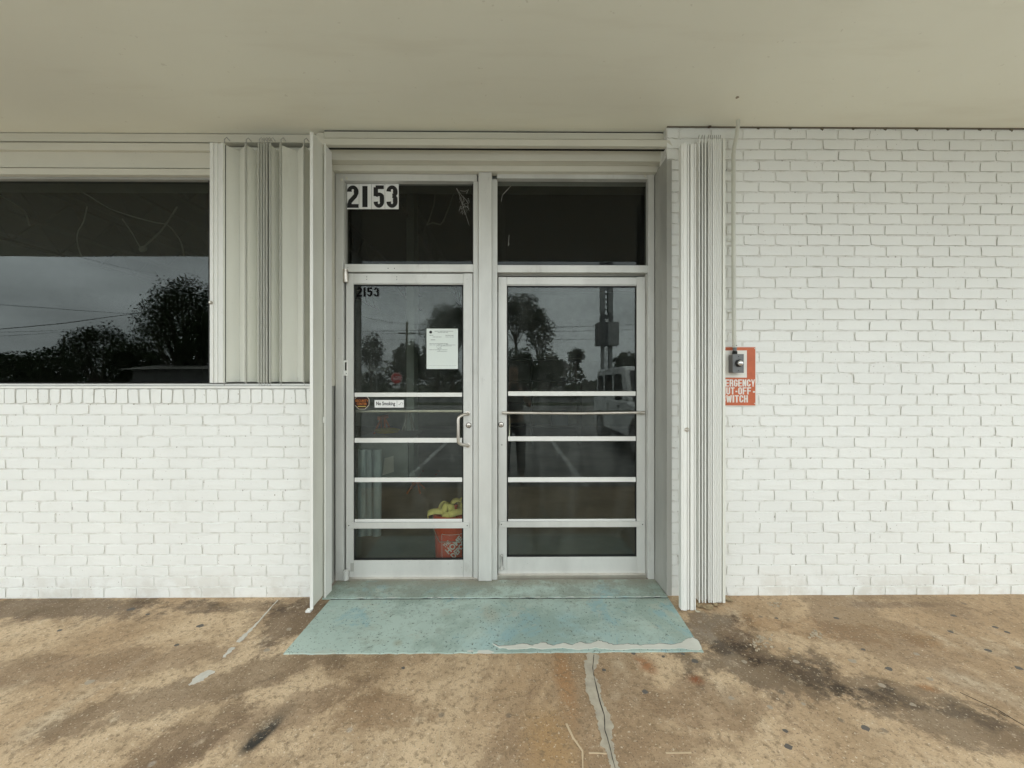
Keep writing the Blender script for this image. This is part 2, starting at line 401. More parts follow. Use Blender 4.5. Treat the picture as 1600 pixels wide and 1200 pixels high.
def text(name, s, x0, x1, z0, z1, Y, mat, parent=None, bold=.0, face=-1, thick=.0006, center=False):
    """lettering fitted into a rectangle of a wall plane, facing the street (face=-1) or the building (+1)"""
    cu = bpy.data.curves.new(name, 'FONT'); cu.body = s; cu.size = 1; cu.offset = bold; cu.extrude = .5; cu.resolution_u = 4
    ob = bpy.data.objects.new(name, cu); COL.objects.link(ob)
    dg = bpy.context.evaluated_depsgraph_get(); me = bpy.data.meshes.new_from_object(ob.evaluated_get(dg))
    bpy.data.objects.remove(ob)
    xs = [v.co.x for v in me.vertices]; ys = [v.co.y for v in me.vertices]
    a, b, c, d = min(xs), max(xs), min(ys), max(ys)
    for v in me.vertices:
        u = (v.co.x-a)/(b-a); t = (v.co.y-c)/(d-c)
        X = x0+(x1-x0)*u if face < 0 else x1-(x1-x0)*u
        v.co = (X, Y+face*(v.co.z+.5)*thick, z0+(z1-z0)*t)
    me.materials.clear(); me.materials.append(mat); me.name = name
    return link(name, me, parent)

# ------------------------------------------------------------------ ground
def sheet(name, x0, x1, y0, y1, z, mat, thick=.3): return MB().box(x0, x1, y0, y1, z-thick, z).build(name, mat)
SLAB_Y = -2.12
pav = struct(sheet('pavement', -9, 9, SLAB_Y, .12, 0.0, SLAB))
lot = struct(sheet('parking_lot', -60, 60, -24, SLAB_Y-.02, -.15, ASPH, .5))
struct(MB().box(-60, 60, SLAB_Y-.02, SLAB_Y, -.5, -.004).build('curb', CONC))
struct(sheet('verge', -90, 90, -27.5, -24, -.10, GRASSM, .5))
struct(sheet('road', -200, 200, -38, -27.5, -.16, ROADM, .5))
struct(sheet('ground', -500, 500, -600, -38, -.10, GRASSM, .5))
struct(sheet('ground', -500, 500, 16, 500, -.10, GRASSM, .5))

# ------------------------------------------------------------------ building shell
H = 2.98
shell = thing('store_building', 'low white painted brick store under a flat roof with deep beige soffit', 'building')
MB().box(-10, 10, -2.25, .24, H, H+.34).build('soffit', SOFFIT, shell)
INW = simple('interior_wall_paint', (.38, .40, .37), .8, var=.2, dirt=.4)
INF = simple('interior_floor_concrete', (.29, .265, .215), .6, var=.35, scale=1.2, dirt=.6)
INR = simple('interior_roof_deck', (.09, .05, .035), .9, var=.3)
MB().box(-10, 10, .24, 14, 4.3, 4.6).build('roof', INR, shell)
MB().box(-10, 10, .24, .36, 2.72, 4.3).build('wall', INW, shell)
MB().box(-10, 10, 10, 10.2, 0, 4.3).build('wall', INW, shell)
MB().box(-10, -9.8, .36, 10, 0, 4.3).build('wall', INW, shell)
MB().box(9.8, 10, .36, 10, 0, 4.3).build('wall', INW, shell)
MB().box(-10, 10, .30, 10, -.3, .001).build('interior_floor', INF, shell)
MB().box(-10, -1.26, .13, .36, 0, 1.28).build('wall', INW, shell)
MB().box(1.09, 10, .13, .36, 0, 2.72).build('wall', INW, shell)
# open web joists seen through the display window
JO = simple('joist_steel', (.12, .085, .065), .7, .3)
for k in range(7):
    x = -8.2+k*1.35; m = MB(); top, bot = 4.15, 3.72
    m.box(x-.035, x+.035, .4, 9.9, top-.04, top); m.box(x-.035, x+.035, .4, 9.9, bot-.04, bot)
    y = .5; up = True
    while y < 9.5:
        m.tube([(x, y, bot if up else top), (x, y+.35, top if up else bot)], .014, 4); y += .35; up = not up
    m.build('roof_joist', JO, shell)

# ------------------------------------------------------------------ brick walls
BW, BH, PX, PZ = .1962, .0610, .2032, .0677
def brick_mesh(w_, h_, seed):
    rnd = random.Random(seed); m = MB(); nx = 4
    pts = [(-w_/2+w_*i/nx, -h_/2) for i in range(nx)]+[(w_/2, -h_/2), (w_/2, 0)]+[(w_/2-w_*i/nx, h_/2) for i in range(nx)]+[(-w_/2, h_/2), (-w_/2, 0)]
    n = len(pts); back = []; front = []
    for x, z in pts:
        jx, jz = rnd.uniform(-.0012, .0012), rnd.uniform(-.0011, .0011)
        chip = .003 if rnd.random() < .1 else 0
        corner = abs(x) > w_*.49 and abs(z) > h_*.49
        ins = .0010+(rnd.choice([0, 0, .002, .004]) if corner else 0)+chip
        back.append((x+jx, .014, z+jz))
        front.append((x+jx-math.copysign(ins, x)*(abs(x) > w_*.49), rnd.uniform(-.0004, .0006)+(.001 if corner else 0), z+jz-(math.copysign(ins+(.0016 if z < 0 else 0), z) if abs(z) > h_*.2 else 0)))
    m.v = back+front
    for i in range(n): j = (i+1) % n; m.f.append((i, j, n+j, n+i))
    m.f.append(tuple(n+i for i in range(n)))
    me = m.mesh('brick'); me.materials.append(BRICK); me.materials.append(GRIME_SHADE)
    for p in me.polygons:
        if len(p.vertices) == 4 and abs(p.normal.y) < .93 and p.normal.z < .45: p.material_index = 1  # sides and undersides take the painted joint shade, tops stay clean
    return me
FULL = [brick_mesh(BW, BH, i) for i in range(14)]
ROW = [brick_mesh(.0605, .0915, 100+i) for i in range(10)]
_cut = {}
def cut_mesh(wd):
    k = round(wd, 3)
    if k not in _cut: _cut[k] = brick_mesh(max(k, .012), BH, 500+int(k*1000))
    return _cut[k]
def lay(wall, x0, x1, z_of, n, joint, seen_x, cap=300, zmax=99):
    """running bond courses; a joint of course k lies at X = joint + half a brick for every other course"""
    rnd = random.Random(3); items = []
    for k in range(n):
        z = z_of(k)+PZ/2; off = joint+(PX/2 if (n-1-k) % 2 else 0)+rnd.uniform(-.006, .006)
        a = off+math.floor((x0-off)/PX)*PX
        while a < x1:
            l, r_ = max(a+.005, x0), min(a+PX-.005, x1)
            if r_-l > .014:
                me = rnd.choice(FULL) if r_-l > .185 else cut_mesh(r_-l)
                items.append(((l+r_)/2, z, me, rnd))
            a += PX
    items.sort(key=lambda t: (not (seen_x[0] < t[0] < seen_x[1]), (t[0]-CAM.x)**2+(t[1]-CAM.z)**2))
    rest = MB()
    for i, (x, z, me, _) in enumerate(items):
        y = rnd.uniform(-.0012, .0012); rz = rnd.uniform(-.005, .005); ry = rnd.uniform(-.003, .003)
        if i < cap:
            o = bpy.data.objects.new('brick', me); COL.objects.link(o); o.parent = wall
            o.location = (x, y, z); o.rotation_euler = (0, ry, rz)
        else:
            b = len(rest.v); M = Matrix.Translation((x, y, z)) @ Matrix.Rotation(rz, 4, 'Z') @ Matrix.Rotation(ry, 4, 'Y')
            rest.v += [tuple(M @ v.co) for v in me.vertices]; rest.f += [tuple(b+i_ for i_ in p.vertices) for p in me.polygons]
    if rest.v:
        o = rest.build('brick_courses', BRICK, wall); o['kind'] = 'stuff'; o.data.materials.append(GRIME_SHADE)
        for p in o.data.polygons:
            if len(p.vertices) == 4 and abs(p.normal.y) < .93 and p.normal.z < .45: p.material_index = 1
MY = .0040      # mortar plane just behind the brick faces
wl = thing('brick_wall', 'low white painted brick wall under the display window, capped by a row of upright bricks', 'wall')
XL1 = -1.195
MB().box(-9, XL1, MY, .12, -.05, 1.312).build('mortar', MORTAR, wl)
jl = UX(35.6, 0)
lay(wl, -5.2, XL1, lambda k: .0008+k*.0676, 18, jl, (-3.3, XL1), cap=250)
rnd = random.Random(9)
x = UX(7.8, 0)-17*.0697; i = 0
while x < XL1-.03:
    o = bpy.data.objects.new('brick', rnd.choice(ROW)); COL.objects.link(o); o.parent = wl
    # upright header bricks; slightly proud of the courses below
    o.location = (x+.034, -.004+rnd.uniform(-.002, .001), 1.268+rnd.uniform(-.001, .001)); o.rotation_euler = (0, rnd.uniform(-.006, .006), rnd.uniform(-.02, .02))
    o.scale = (1.06, 1, 1); x += .0697; i += 1
wr = thing('brick_wall', 'tall white painted brick wall right of the entrance, from pavement to soffit', 'wall')
XR0 = UX(1042, 0)
MB().box(XR0, 9, MY, .12, -.05, H).build('mortar', MORTAR, wr)
jr = UX(1160.5, 0)
lay(wr, XR0, 5.2, lambda k: -.0097+k*PZ, 44, jr, (XR0, 3.35), cap=299)
# dark caulk drips where the soffit meets the bricks
m = MB(); m.box(XR0, 9, -.004, MY, H-.006, H)
for k in range(30): 
    xx = jr+PX/2+k*PX; m.prism([(xx-.012, H-.005), (xx+.012, H-.005), (xx+.002, H-.014-.004*(k % 3)), (xx-.004, H-.012)], -.004, MY, 'y')
m.build('ceiling_joint', simple('old_caulk', (.16, .14, .10)), wr)

# ------------------------------------------------------------------ display window bay
bay = thing('display_window', 'large dark display window with beige head trim left of the entrance', 'window')
XWL, XWR = -9, UX(328, .11)
def band(name, mat, py0, py1, Y0, Y1, xa, xb, at=160, parent=bay, bevel=.002):
    return MB().box(xa, xb, Y0, Y1, UZ(at, py1, Y0), UZ(at, py0, Y0)).build(name, mat, parent, bevel)
XB = -1.20
MB().box(-9, XB, .096, .2, UZ(160, 221, .09)+.01, H-.001).build('shadow_line', GAP, bay)  # dark strip painting in the shadow line below the soffit
MB().box(-9, XB, .09, .2, UZ(160, 221, .09), H-.005).build('head_trim', BEIGE, bay, .002)
band('head_trim', BEIGE, 223, 234.5, .082, .2, -9, UX(327, .08))
band('head_trim', BEIGE, 236.5, 262, .105, .2, -9, UX(328, .1))
band('head_trim', BEIGE, 263, 273, .092, .2, -9, UX(328, .09))
band('window_frame', ALU_D, 274, 280, .12, .2, -9, UX(328, .12))
MB().box(-9, UX(329, .14), .150, .156, UZ(160, 597, .14), UZ(160, 278, .14)).build('glass_pane', GLASS_W, bay)
MB().box(UX(325.5, .13), UX(330, .13), .13, .2, UZ(160, 597, .13), UZ(160, 280, .13)).build('window_frame', BLACK, bay)
MB().box(UX(328, .11), XB, .125, .2, 1.32, H-.07).build('back_panel', SHUT, bay)
# sill and bottom track
MB().box(-9, XB, -.006, .15, 1.316, 1.332).build('sill', SHUT_W, bay, .002)
MB().box(-9, XB, .004, .150, 1.334, 1.347).build('bottom_track', ALU, bay, .002)
MB().box(-9, XB, .03, .12, 1.347, 1.352).build('track_slot', BLACK, bay)

# ------------------------------------------------------------------ folding shutters
def slat(parent, x0, y0, x1, y1, z0, z1, mat=SHUT, nose=True, name='slat', nr=.0052):
    d = Vector((x1-x0, y1-y0)); n = Vector((-d.y, d.x)).normalized()*.0012
    m = MB().prism([(x0+n.x, y0+n.y), (x1+n.x, y1+n.y), (x1-n.x, y1-n.y), (x0-n.x, y0-n.y)], z0, z1)
    if nose: m.lathe([(nr, z0-.004), (nr, z1+.004)], (x0, y0, 0), 12)
    return m.build(name, mat, parent, 0, True)
sh = thing('folding_shutter', 'half folded cream accordion shutter beside the display window', 'shutter')
ZS0, ZS1 = 1.358, 2.852
vs = [(350, 0), (375, .078), (384, .004), (402, .078), (404.5, 0), (406.5, .078), (408.6, 0), (410.6, .078), (412.8, 0), (415, .078), (417, 0), (419.5, .078), (422, 0),
      (437, .078), (438.5, 0), (465, .078), (475, .002), (486, .078)]
P_ = [(UX(a, b), b) for a, b in vs]
for (a, b) in zip(P_[:-1], P_[1:]):
    if a[1] < b[1]: slat(sh, a[0], a[1], b[0], b[1], ZS0, ZS1, nr=.0066)
    else: slat(sh, b[0]+.0018, b[1]+0, a[0]-.002, a[1], ZS0+.002, ZS1-.001) if False else slat(sh, b[0], b[1], a[0], a[1]-.003, ZS0, ZS1-.001, nose=(b[1] < .01), nr=.0066)
for (a, b) in vs:
    if b < .01:      # hanger pins into the top and bottom tracks
        x = UX(a, b)
        MB().tube([(x, b+.004, ZS1), (x, b+.004, ZS1+.035), (x+.012, b+.006, ZS1+.048), (x+.016, b+.03, ZS1+.040)], .0028, 6).build('hanger', ALU_D, sh, 0, True)
        MB().tube([(x, b+.004, ZS0-.022), (x, b+.004, ZS0)], .0035, 6).build('guide_pin', ALU_D, sh)
# lead post of the window shutter: ribbed channel with a lock
m = MB(); xa, xb = UX(328, -.01), UX(348.5, -.01); yb = .09
prof = [(xa, yb), (xa, -.012), (xa+.020, -.012), (xa+.020, -.004), (xa+.034, -.004), (xa+.034, -.010), (xa+.046, -.010), (xa+.046, -.003), (xb-.012, -.003), (xb-.012, -.012), (xb, -.012), (xb, yb)]
m.prism(prof, ZS0-.006, ZS1+.004).build('post', SHUT_W, sh, .001)
lz = UZ(331, 473, -.01)
MB().lathe([(.011, -.014), (.011, -.02), (.006, -.026)], (xa+.010, 0, lz), 14, 'y').build('lock', STEEL, sh, 0, True)
MB().box(xb+.002, xb+.005, .0, .06, ZS0, ZS1).build('post_edge', BLACK, sh)

# leaf folded back at the left side of the doors
lf = thing('folding_shutter', 'cream shutter leaf folded edge-on at the left side of the entrance', 'shutter')
zt = 2.842
x = -1.166
m = MB().box(x-.010, x+.008, -.150, -.143, .012, zt-.01)
m.build('post', SHUT_W, lf, .001)
MB().box(x-.002, x+.001, -.143, -.012, .018, zt).build('slat', SHUT, lf)
MB().box(x-.014, x-.004, -.143, -.10, .02, zt).build('post_flange', SHUT, lf)
MB().box(x+.004, x+.010, -.012, -.006, .0, zt).build('slat', SHUT, lf, .001)
slat(lf, x+.018, -.02, x+.022, .06, .004, zt, SHUT_W)
lf2z = UZ(506, 656, -.02)
MB().box(x+.006, x+.022, -.028, -.014, lf2z-.018, lf2z+.018).build('latch', SHUT_W, lf, .001)
MB().box(x-.03, x+.0, -.165, -.135, .0, .012).build('foot', SHUT_W, lf, .002)

# stack of folded slats right of the doors
rs = thing('folding_shutter', 'tightly stacked cream accordion shutter right of the entrance', 'shutter')
xa, xb = UX(1064, -.17), UX(1087, -.17); zt2 = 2.765
prof = [(xa, -.140), (xa, -.174), (xa+.010, -.174), (xa+.012, -.178), (xa+.032, -.178), (xa+.033, -.158), (xa+.037, -.158), (xa+.038, -.172), (xa+.048, -.172), (xa+.049, -.156), (xa+.054, -.156),
        (xa+.055, -.176), (xa+.074, -.176), (xa+.075, -.160), (xa+.079, -.160), (xa+.080, -.172), (xb, -.172), (xb, -.135)]
MB().prism(prof, .010, zt2).build('post', SHUT_W, rs, .001)
MB().lathe([(.013, -.176), (.013, -.184), (.007, -.190)], (UX(1072, -.17), 0, UZ(1072, 671, -.17)), 14, 'y').build('lock', STEEL, rs, 0, True)
zt3 = 2.838
for i, px in enumerate([1092.5, 1097.5, 1101.5, 1107.5, 1110.8, 1113.9, 1117, 1120, 1123, 1126]):
    x0 = UX(px, -.095); o = slat(rs, x0, -.095-.004*(i in (2, 5)), x0+.004*(1 if i % 2 else .3), -.012, .016, zt3-.002*(i % 3), SHUT_W, nr=.0050)
    MB().tube([(x0, -.09, zt3), (x0, -.088, zt3+.02), (x0+.005, -.084, zt3+.034), (x0+.008, -.075, zt3+.028)], .0026, 6).build('hanger', ALU_D, rs, 0, True)
x0 = UX(1130.5, -.095)
MB().prism([(x0-.006, -.098), (x0+.010, -.098), (x0+.010, -.006), (x0-.006, -.006)], .008, zt3+.006).build('post', SHUT, rs, .0015)

# ------------------------------------------------------------------ head trim over the entrance
hd = thing('entrance_head', 'stepped beige metal head trim with gate track above the double doors', 'trim')
MB().box(UX(506, .05), UX(1041, .05), .056, .22, H-.02, H-.001).build('shadow_line', GAP, hd)  # dark strip standing in for the shadow where fascia meets soffit
MB().box(UX(506, .05), UX(1041, .05), .05, .22, UZ(800, 217, .05), H-.010).build('fascia', BEIGE, hd, .002)
MB().box(UX(494, .04), UX(505.5, .04), .045, .2, UZ(500, 221, .04), UZ(500, 206.5, .04)).build('end_block', BEIGE, hd, .002)
MB().box(UX(492, .0), UX(1063, .0), .0, .05, UZ(800, 227.5, 0), UZ(800, 217.5, 0)).build('gate_track', BEIGE, hd, .002)
MB().box(UX(509, .02), UX(1063, .02), .030, .05, UZ(800, 229.6, .012), UZ(800, 227.5, 0)-.001).build('track_slot', GAP, hd)
MB().box(UX(511, .10), UX(1042, .10), .10, .22, UZ(800, 251, .10), UZ(800, 222, .10)).build('fascia', BEIGE, hd, .002)
MB().box(UX(519, .155), UX(1033, .155), .155, .22, UZ(800, 267.5, .155), UZ(800, 251, .10)-.0005).build('fascia', BEIGE, hd, .002)
MB().box(-1.26, 1.09, .22, .30, UZ(800, 270, .2)+.004, H).build('lintel', BEIGE, hd)

# ------------------------------------------------------------------ side returns of the entrance
jb = thing('entrance_jamb', 'narrow beige side return left of the doors, grey in its lower half', 'jamb')
zj = UZ(518, 603, .1)
xl0, xl1 = UX(502.5, 0), UX(524, .2)
m = MB().prism([(xl0, 0.002), (xl1, .2), (xl1-.05, .26), (xl0-.02, .26), (xl0-.02, .002)], zj, UZ(800, 251, .10)-.001); m.build('side_panel', BEIGE, jb)
m = MB().prism([(xl0, 0.002), (xl1-.006, .2), (xl1-.05, .26), (xl0-.02, .26), (xl0-.02, .002)], .003, zj); m.build('side_panel', ALU_D, jb)
jbr = thing('entrance_jamb', 'stained grey metal side return between the right door and the bricks', 'jamb')
xr0, xr1 = UX(1041.5, 0), UX(1023, .2)
ztr = UZ(1050, 250, -.006)
MB().prism([(xr1, .2), (xr0-.001, -.004), (xr0-.001, .2)], .003, ztr+.02).build('side_panel', ALU_D, jbr)
MB().box(xr0-.001, UX(1049.5, -.006), -.007, -.0045, .006, ztr).build('flange', ALU_D, jbr, .0008)

# ------------------------------------------------------------------ storefront frame
YF, YD, YD2 = .19, .205, .225
fr = thing('storefront_frame', 'aged aluminium frame with centre mullion and two dark transom panes over the doors', 'frame')
part('jamb', ALU, fr, 524, 536.5, 271, 907, YF, .27)
part('jamb', ALU, fr, 1013, 1022.5, 271, 905, YF, .27)
part('head', ALU, fr, 536.7, 745.5, 271.5, 283, YF+.002, .27)
part('head', ALU, fr, 776.5, 1012.8, 271, 279.5, YF+.002, .27)
part('mullion', ALU, fr, 747.5, 768.5, 269, 908, .165, .27, .003)
part('mullion_stop', ALU, fr, 739.5, 747.2, 283.3, 908, YF+.004, .27)
part('mullion_stop', ALU, fr, 768.8, 777, 279.8, 906, YF+.004, .27)
part('transom_bar', ALU, fr, 538, 739.3, 412.5, 425, YF+.006, .27)
part('transom_bar', ALU, fr, 777.2, 1012.8, 414, 426, YF+.006, .27)
part('stop', ALU_D, fr, 536.7, 539.5, 283.3, 412.3, .20, .27, .001)
part('stop', ALU_D, fr, 1009, 1012.9, 426.3, 903, .215, .27, .001)
part('stop', ALU_D, fr, 777.2, 1008.8, 426.4, 431.5, .245, .27, .001)
part('glass_pane', GLASS_T, fr, 538, 741, 282, 414, .235, .241, 0)
part('glass_pane', GLASS_T, fr, 776, 1014, 278, 415, .235, .241, 0)
part('gasket', BLACK, fr, 539, 739.4, 283.2, 285.3, .228, .25, 0)
part('gasket', BLACK, fr, 777, 1012.8, 279.7, 282.2, .228, .25, 0)
part('gasket', BLACK, fr, 1010.3, 1012.9, 282, 413.9, .228, .25, 0)
part('gasket', BLACK, fr, 539.6, 541, 285.5, 412.3, .228, .25, 0)
part('gasket', BLACK, fr, 738, 739.4, 285.5, 412.3, .228, .25, 0)
part('threshold', STEEL, fr, 538, 746, 904.5, 908, .185, .28, .001)
part('threshold', STEEL, fr, 770, 1010, 899, 905, .20, .28, .001)
for px, py in ((534, 281), (542, 279), (1008, 275)):       # dabs of old sealant
    x, z = U(px, py, YF); MB().lathe([(.010, -.001), (.008, -.004), (.003, -.006)], (x, YF, z), 9, 'y').build('sealant_dab', BEIGE, fr, 0, True)
for px, py in ((606, 419), (616, 419)):
    x, z = U(px, py, YF); MB().lathe([(.0032, -.0005), (.0032, .002)], (x, YF+.004, z), 8, 'y').build('screw', BLACK, fr)

# ------------------------------------------------------------------ doors
def screw(parent, px, py, Y, r=.0035, mat=BLACK, name='screw'):
    x, z = U(px, py, Y); return MB().lathe([(r, .002), (r, -.001), (r*.5, -.0016)], (x, Y, z), 10, 'y').build(name, mat, parent)
def door(label, xs, ys, Y, bars, side):
    """xs: outer left, glass left, glass right, outer right; ys: top, glass top, glass bottom, bottom"""
    d = thing('glass_door', label, 'door', (U(xs[0], ys[3], Y)[0], Y, 0))
    part('stile', ALU, d, xs[0], xs[1], ys[0], ys[3], Y, Y+.045, .002)
    part('stile', ALU, d, xs[2], xs[3], ys[0], ys[3], Y, Y+.045, .002)
    part('top_rail', ALU, d, xs[1]+.15, xs[2]-.15, ys[0]+.2, ys[1], Y+.0012, Y+.045, .002)
    part('bottom_rail', ALU, d, xs[1]+.15, xs[2]-.15, ys[2], ys[3]-.2, Y+.0012, Y+.045, .002)
    g = .014
    part('glazing_bead', ALU, d, xs[1]+.2, xs[2]-.2, ys[1]+.1, ys[1]+1.6, Y+.004, Y+.03, .0006)
    part('gasket', BLACK, d, xs[1]+.2, xs[2]-.2, ys[1]+1.7, ys[1]+3.3, Y+.01, Y+.03, 0)
    part('gasket', BLACK, d, xs[1]+.2, xs[2]-.2, ys[2]-2.4, ys[2]-.2, Y+.01, Y+.03, 0)
    part('gasket', BLACK, d, xs[1]+.2, xs[1]+2, ys[1]+3.4, ys[2]-2.5, Y+.012, Y+.03, 0)
    part('gasket', BLACK, d, xs[2]-2, xs[2]-.2, ys[1]+3.4, ys[2]-2.5, Y+.012, Y+.03, 0)
    part('glass_pane', GLASS_D, d, xs[1]-1, xs[2]+1, ys[1]-1, ys[2]+1, Y+.02, Y+.026, 0)
    for a, b in bars:      # flat guard bars behind the pane
        part('guard_bar', SHUT_W, d, xs[1]+2, xs[2]-1.5, a, b, Y+.012, Y+.0195, .001)
    return d
PALE = SHUT_W
dl = door('left glass door carrying the paper notice and curved pull handle', (540.5, 552, 724, 738.5), (427, 443, 876, 902), YD,
          ((613.5, 620), (684.5, 691.5), (746.5, 753), (811.5, 815.5)), 'l')
dr = door('right glass door with a steel push rod across its pane', (778.5, 791.8, 995.2, 1008), (432.5, 445, 871, 896.5), YD2,
          ((611.5, 618.5), (682, 689), (746, 753), (811.5, 815)), 'r')
# lower flat bars running over the stiles
for d, x0, x1, y0, y1, Y in ((dl, 542, 733, 817, 825.5, YD), (dr, 780.5, 1007, 815.5, 823.5, YD2)):
    part('kick_bar', ALU, d, x0, x1, y0, y1, Y-.012, Y-.001, .0015)
    for px in (x0+3, x1-3): screw(d, px, (y0+y1)/2, Y-.012, .0038)
# push rods
zr = UZ(640, 643, YD+.03); x0, x1 = UX(553, YD+.06), UX(724, YD+.06)
MB().tube([(x0, YD+.07, zr), (x1, YD+.07, zr)], .0115, 12).build('push_rod', STEEL, dl, 0, True)
Yr = YD2-.03; zr = UZ(900, 645, Yr)
x0, x1 = UX(786, Yr), UX(1005, Yr)
MB().tube([(x0, YD2, zr), (x0, Yr+.006, zr), (x0+.008, Yr, zr), ((x0*.45+x1*.55), Yr, zr-.004), (x1-.05, Yr, zr+.001), (x1-.008, Yr, zr), (x1, Yr+.006, zr), (x1, YD2, zr)], .0095, 12).build('push_rod', STEEL, dr, 0, True)
MB().lathe([(.0125, -.012), (.0125, .014)], (x1-.004, Yr, zr), 12, 'x').build('rod_bracket', STEEL, dr, 0, True)
# curved pull handle
def arc_handle(d, xt, xb_, yt, yb, Y, out_, lean):
    xa_, zt_ = U(xt, yt, Y); _, zb_ = U(xt, yb, Y); xm = UX(xb_, Y-out_)
    zt_ = UZ(xt, yt, Y-.01); zb_ = UZ(xt, yb, Y-.01); pts = [(xa_, Y, zt_)]
    for k in range(7):
        a = math.pi/2*k/6; pts.append((xa_+(xm-xa_)*math.sin(a), Y-out_*(.25+.75*math.sin(a)), zt_-.030*(1-math.cos(a))-.004))
    for k in range(7):
        a = math.pi/2*(1-k/6); pts.append((xa_+(xm-xa_)*math.sin(a), Y-out_*(.25+.75*math.sin(a)), zb_+.030*(1-math.cos(a))+.004))
    pts.append((xa_, Y, zb_))
    MB().tube(pts, .0105, 12).build('pull_handle', STEEL, d, 0, True)
    for z in (zt_, zb_): MB().lathe([(.016, 0), (.016, -.004), (.012, -.006)], (xa_, Y, z), 14, 'y').build('handle_rose', STEEL, d, 0, True)
arc_handle(dl, 731, 716, 646, 696, YD, .055, 0)
arc_handle_pts = None
# inner pull handle of the right door, seen through its pane
xi, zi0, zi1 = UX(795.5, YD2+.10), UZ(796, 648, YD2+.1), UZ(796, 684, YD2+.1)
MB().tube([(xi-.02, YD2+.03, zi0+.008), (xi-.008, YD2+.085, zi0+.006), (xi, YD2+.1, zi0-.02), (xi, YD2+.1, zi1+.02), (xi-.008, YD2+.085, zi1-.006), (xi-.02, YD2+.03, zi1-.008)], .010, 10).build('inner_handle', STEEL, dr, 0, True)
# lock cylinders
for d, px, py, Y in ((dl, 732.3, 664.5, YD), (dr, 783, 663.5, YD2)):
    x, z = U(px, py, Y)
    c = MB().lathe([(.0185, 0), (.0185, -.004), (.0165, -.0045)], (x, Y, z), 20, 'y').build('lock_ring', GAP, d, 0, True)
    c = MB().lathe([(.0155, -.003), (.0155, -.007), (.012, -.009)], (x, Y, z), 20, 'y').build('lock_cylinder', STEEL, d, 0, True)
    MB().box(x-.0015, x+.0015, Y-.0105, Y-.0088, z-.009, z+.003).build('keyhole', BLACK, d)
screw(dr, 784, 695, YD2, .006, ALU_D)
for px, py in ((573, 432.5), (573, 436.5), (620, 432.5), (620, 436.5)): screw(dl, px, py, YD, .0026)
# pivots and small fittings of the left door
x, z = U(538.5, 430, .17)
MB().lathe([(.0165, z-.044), (.0175, z-.040), (.0175, z+.022), (.014, z+.024), (.014, z+.034), (.017, z+.036), (.017, z+.043)], (x, .185, 0), 16).build('top_pivot', STEEL, dl, 0, True)
x, z = U(539.5, 897, .17)
MB().lathe([(.017, .020), (.018, .030), (.018, .082), (.012, .086)], (x, .18, 0), 14).build('bottom_pivot', ALU, dl, 0, True)
part('strike_plate', SHUT_W, dl, 536.5, 543.5, 563, 587, YD-.0025, YD-.0002, .0006)
part('strike_slot', GAP, dl, 539, 541.5, 566, 579, YD-.0032, YD-.0026, 0)
screw(dl, 541, 583.5, YD-.0025, .0026)
part('plate', ALU_D, dl, 547.5, 552.8, 880, 893, YD-.0022, YD-.0002, .0006)
# bolt pull at the foot of the right door
x, z = U(784, 876, YD2)
MB().lathe([(.006, z-.055), (.019, z-.052), (.017, z-.046), (.007, z-.030), (.005, z+.0), (.006, z+.03), (.011, z+.040), (.008, z+.048)], (x, YD2-.012, 0), 12).build('floor_bolt', ALU_D, dr, 0, True)
part('bolt_slot', BLACK, dr, 782.5, 786, 870, 886, YD2-.0015, YD2-.0002, 0)

